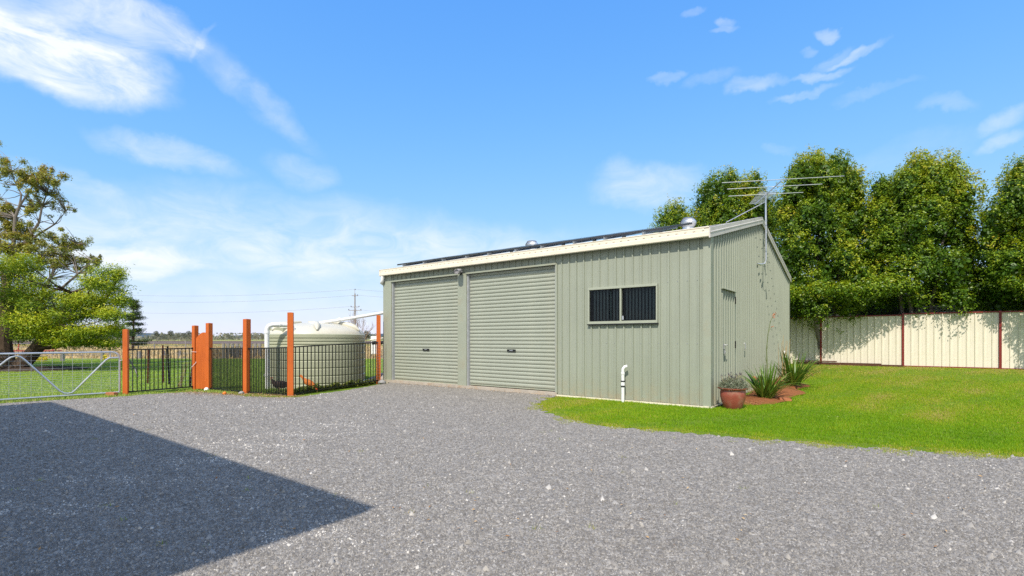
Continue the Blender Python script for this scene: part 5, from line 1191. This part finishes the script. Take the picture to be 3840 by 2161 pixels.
# ------------------------------------------------------------------ hens in the yard
def hen(label, m, loc, rz, pose):
    t = thing('hen', label, 'chicken', tuple(loc), rz, 'hens beside the water tank')
    if pose == 'peck': sk = [((-.02, 0, .22), .085), ((.09, 0, .19), .085), ((.15, 0, .15), .05), ((.20, 0, .09), .032), ((.235, 0, .05), .028), ((-.12, 0, .28), .05), ((-.20, 0, .36), .03), ((-.25, 0, .42), .012)]
    else: sk = [((-.02, 0, .20), .10), ((.09, 0, .21), .095), ((.15, 0, .26), .05), ((.17, 0, .31), .036), ((.19, 0, .335), .030), ((-.12, 0, .20), .075), ((-.19, 0, .19), .045), ((-.26, 0, .17), .015)]
    ed = [(0, 1), (1, 2), (2, 3), (3, 4), (0, 5), (5, 6), (6, 7)]
    me = bpy.data.meshes.new('body'); me.from_pydata([p for p, _ in sk], ed, []); o = bpy.data.objects.new('body', me); COL.objects.link(o)
    md = o.modifiers.new('skin', 'SKIN'); me.skin_vertices[0].data[0].use_root = True
    for i, (_, r) in enumerate(sk): me.skin_vertices[0].data[i].radius = (r * .8, r)
    sb = o.modifiers.new('sub', 'SUBSURF'); sb.levels = sb.render_levels = 2
    bpy.context.view_layer.update(); ev = bpy.data.meshes.new_from_object(o.evaluated_get(bpy.context.evaluated_depsgraph_get())); ev.name = 'body'; ev.materials.clear(); ev.materials.append(m)
    for p in ev.polygons: p.use_smooth = True
    o.modifiers.clear(); o.data = ev; o.parent = t
    hd = Vector(sk[4][0]); nk = Vector(sk[3][0]); f = (hd - nk).normalized() if pose == 'peck' else Vector((1, 0, -.1))
    b = MB(); b.tube([hd + f * .015, hd + f * .05], [.011, .001], 6); b.build('beak', mt['beak'], t)
    upv = Vector((.7, 0, .6)) if pose == 'peck' else Vector((0, 0, 1)); b = MB()
    for k in range(4): c = hd + upv * .026 + f * (.015 - .013 * k); b.tube([c, c + upv * .02], [.008, .003], 5)
    b.build('comb', mt['comb'], t)
    for s in (-1, 1):
        b = MB(); b.tube([(.02, .04 * s, .14), (.0, .045 * s, .075), (.015, .045 * s, .008)], [.018, .008, .007], 6)
        for a in (-.5, 0, .5): b.tube([(.015, .045 * s, .008), (.015 + .04 * math.cos(a), .045 * s + .04 * math.sin(a), .004)], .005, 4)
        b.build('leg', mt['beak'], t)
        b = MB(); b.lathe([(0, -.085), (.022, -.06), (.03, 0), (.02, .05), (0, .075)], 10); w = b.build('wing', m, t, smooth=True); w.location = (-.03, .062 * s, .225); w.rotation_euler = (0, R(-75) if pose != 'peck' else R(-60), 0); w.scale = (1.6, .6, 1.3)
    b = MB()
    for k in range(-2, 3):
        a, e = Vector(sk[6][0]), Vector(sk[7][0]); b.tube([a - (e - a) * .7, e + Vector((-.03, .018 * k, .012 * abs(k) * -1))], [.018, .006], 5)
    b.build('tail', m, t)
pz = lambda p: Vector((p.x, p.y, float(ground_z(p.x, p.y))))
hen('russet hen pecking with its tail up in front of the water tank', mt['hen_brown'], pz(at_ground(1158, 1467)), R(-20), 'peck')
hen('dark brown hen behind the bars beside the tallest fence post', mt['hen_dark'], pz(at_ground(1050, 1472)), R(195), 'stand')

# ------------------------------------------------------------------ grass, weeds, litter
def blades(P, L, w, tint, name, m, label, lean=.6):
    n = len(P); z = ground_z(P[:, 0], P[:, 1]); a = RNG.uniform(0, 6.283, n); b_ = RNG.uniform(0, 6.283, n); ln = np.abs(RNG.normal(0, lean, n))
    side = np.stack([np.cos(a), np.sin(a), a * 0], 1) * (w * .5)[:, None]; base = np.stack([P[:, 0], P[:, 1], z - .004], 1)
    tip_ = base + np.stack([np.cos(b_) * np.sin(ln), np.sin(b_) * np.sin(ln), np.cos(np.clip(ln, 0, 1.45))], 1) * L[:, None]
    V = np.stack([base - side, base + side, tip_], 1).reshape(-1, 3); F = np.arange(3 * n).reshape(n, 3)
    return tag(npmesh(name, V, F, m, np.repeat(tint, 3)), label, kind='stuff')
# right lawn
P = frustum(1050000, 5.0, 19.5, 1.0, .22); u, v = local(P[:, 0], P[:, 1]); REL = right_edge
ok = (~inside(P)) & (u > -3.5) & (v < 11.95) & ~((u < .02) & (v > -.05) & (v < 9.1)) & ~((u < 0) & (v > 0)); P = P[ok]; u, v = u[ok], v[ok]
mul = (u > 0) & (u < .62 + .05 * v) & (v > 1.0) & (v < 6.0) & (u < .98); P, u, v = P[~mul], u[~mul], v[~mul]
P3 = np.concatenate([P, P[:, :1] * 0], 1); n1 = .7 * vnoise(P3, .8, 1) + .6 * vnoise(P3, 2.4, 31); n2 = vnoise(P3, 6, 2); de = edge_dist(P, right_edge)
bare = (n2 < -.40) & (RNG.uniform(size=len(P)) < .65); edge_gap = ((de < .26) & (n1 + n2 * .6 < .12) & (RNG.uniform(size=len(P)) < .85)) | ((v > 8.5) & (n1 + .6 * n2 < -.05) & (RNG.uniform(size=len(P)) < .6)); ok = ~(bare | edge_gap); P, n1, n2, de, v, u = P[ok], n1[ok], n2[ok], de[ok], v[ok], u[ok]
if len(P) > 450000: ix = RNG.choice(len(P), 450000, False); P, n1, n2, de, v, u = P[ix], n1[ix], n2[ix], de[ix], v[ix], u[ix]
n = len(P); dist = P[:, 1]
tint = np.clip(.50 + .17 * RNG.normal(size=n) + .27 * n1 + .13 * n2 + .40 * np.exp(-de / .34) + .32 * np.clip((v - .5) / 8, 0, 1) - .05 + .22 * np.clip(n1 * .8 - .28, 0, 1) + .2 * np.clip((v - 9) / 2, 0, 1) * (n2 > .1), 0, 1)
blades(P, RNG.uniform(.022, .05, n) * (1 - .35 * np.exp(-de / .2)), .0042 + .0006 * dist, tint, 'grass', mt['grass'], 'bright green mown grass beside and in front of the shed')
# mossy yellow tufts straying from the lawn edge into the gravel
n = 60000; k = RNG.integers(1, len(right_edge) - 2, n); q = RNG.uniform(size=(n, 1)); E0 = np.array([(p.x, p.y) for p in right_edge]); P = E0[k] * (1 - q) + E0[k + 1] * q
tn = unit(np.concatenate([E0[k + 1] - E0[k], np.zeros((n, 1))], 1))[:, :2]; e = RNG.normal(.05, .15, n); P = P + np.stack([tn[:, 1], -tn[:, 0]], 1) * e[:, None]
P3 = np.concatenate([P, P[:, :1] * 0], 1); nn_ = vnoise(P3, 3.2, 12) + .5 * vnoise(P3, 11, 13); ok = nn_ - np.abs(e) * 1.6 > .0; P, nn_ = P[ok], nn_[ok]; n = len(P)
blades(P, RNG.uniform(.012, .032, n), np.full(n, .012), np.clip(.78 + .14 * RNG.normal(size=n) + .1 * nn_, 0, 1), 'edge_moss', mt['grass'], 'yellow green moss and clover along the lawn edge', 1.0)
# left lawn and verge
P = frustum(350000, 9.2, 33, 1.35, .12); P = P[(P[:, 0] < -2.7)]; u, v = local(P[:, 0], P[:, 1]); P = P[(~inside(P)) & (u < -9.75)]; inT = np.hypot(P[:, 0] - TC.x, P[:, 1] - TC.y) < TR + .25; P = P[~inT]
P3 = np.concatenate([P, P[:, :1] * 0], 1); n1 = vnoise(P3 * np.array([.5, 1.6, 1]), 1.0, 4); n2 = vnoise(P3, 3, 5); n = len(P); dl = edge_dist(P, left_edge)
pen = (edge_dist(P, [Vector((*POST[k], 0)) for k in 'CDEF']) < 1.3) & (n2 < .1); P, n1, n2, dl = P[~pen], n1[~pen], n2[~pen], dl[~pen]; n = len(P)
blades(P, RNG.uniform(.03, .06, n) * (1 + .5 * np.exp(-dl / .4)), .008 + .0011 * P[:, 1], np.clip(.45 + .16 * RNG.normal(size=n) + .16 * n1 + .2 * np.exp(-dl / .3), 0, 1), 'grass', mt['lgrass'], 'wide mown lawn behind the silver gate and black fence')
# creeping weeds inside the tank fence
E_, F_ = Vector((*POST['E'], 0)), Vector((*POST['F'], 0)); n = 9000; q = RNG.uniform(.02, 1, n); e = RNG.gamma(1.6, .16, n); dn = Vector((F_ - E_)); nn = Vector((-dn.y, dn.x, 0)).normalized()
P = np.stack([E_.x + dn.x * q + nn.x * (e + .05), E_.y + dn.y * q + nn.y * (e + .05)], 1); hgt = RNG.uniform(0, .20, n) * np.exp(-e / .5) * (.5 + .7 * np.abs(vnoise(np.concatenate([P, P[:, :1] * 0], 1), 3, 8)))
V, F, T = leaves(np.concatenate([P, (ground_z(P[:, 0], P[:, 1]) + hgt + .01)[:, None]], 1), RNG.normal(size=(n, 3)) * .5 + np.array([0, 0, 1]), .055, .042, np.clip(RNG.normal(.5, .25, n), 0, 1)); tag(npmesh('weeds', V, F, mt['weed'], T), 'low creeping weeds along the foot of the tank fence', kind='stuff')
# dry leaf litter along the picket gate and loose on drive and lawn
n = 3200; q = RNG.uniform(0, 1, n); a, c = at_ground(690, 1474), at_ground(1110, 1493); P = np.stack([a.x + (c.x - a.x) * q + RNG.normal(0, .18, n), a.y + (c.y - a.y) * q + RNG.normal(.15, .22, n)], 1)
P2 = frustum(1500, 3, 13, 1.2); P2 = P2[inside(P2)][:260]; u2 = RNG.uniform(-9.3, -3.4, 700); P4 = np.array([SC.x, SC.y]) + u2[:, None] * np.array([UX.x, UX.y]) - np.abs(RNG.normal(.08, .14, 700))[:, None] * np.array([VY.x, VY.y]); uu = RNG.uniform(-.5, 9, 260); P5 = np.array([SC.x, SC.y]) + uu[:, None] * np.array([UX.x, UX.y]) + RNG.uniform(-2.3, 11, 260)[:, None] * np.array([VY.x, VY.y])
P5 = P5[(local(P5[:, 0], P5[:, 1])[0] > .3)]; P = np.concatenate([P, P2, P4, P5]); n = len(P); Ls = RNG.uniform(.012, .042, n)
V, F, T = leaves(np.concatenate([P, (ground_z(P[:, 0], P[:, 1]) + .022 + .018 * (np.arange(n) > n - len(P5)))[:, None]], 1), RNG.normal(size=(n, 3)) * .25 + np.array([0, 0, 1]), Ls, Ls * .4, RNG.uniform(0, 1, n)); tag(npmesh('leaf_litter', V, F, mt['litter'], T), 'dry brown leaves scattered on gravel and grass', kind='stuff')
# small tufts in the gravel, yellow flowers by the paddock fence
P = frustum(60, 3.0, 8, 1.2); P = P[inside(P)][:34]; k = 16; PT = np.repeat(P, k, 0) + RNG.normal(size=(len(P) * k, 2)) * .02; n = len(PT)
blades(PT, RNG.uniform(.02, .05, n), np.full(n, .005), np.clip(RNG.normal(.8, .15, n), 0, 1), 'grass_tufts', mt['grass'], 'tiny dry grass tufts growing through the gravel', 1.0)
P = []
for zx0, zx1, zb in ((215, 340, 930), (355, 460, 925), (1000, 1030, 905), (1230, 1260, 900)):
    for i in range(120): g_ = at_ground(random.uniform(zx0, zx1) / 2.589, 1000 + (zb + random.uniform(-6, 4)) / 2.589); P.append((g_.x, g_.y, random.uniform(.05, .32)))
P = np.array(P); V, F, T = leaves(P, RNG.normal(size=P.shape) + np.array([0, -.5, 1]), .12, .09, RNG.uniform(size=len(P))); tag(npmesh('yellow_flowers', V, F, mt['yellow'], T), 'low yellow flowers along the paddock fence', kind='stuff')
# rough tussocks in the dry paddock
n = 26000; P = frustum(n, 33.2, 120, 1.5, .05); P = P[P[:, 0] < -3]; n = len(P)
blades(P, RNG.uniform(.10, .35, n), .03 + .0022 * P[:, 1], np.clip(RNG.normal(.6, .2, n) - .45 * (P[:, 1] > 85), 0, 1), 'dry_grass', mt['dry'], 'dry straw coloured tussocks in the paddock', .5)
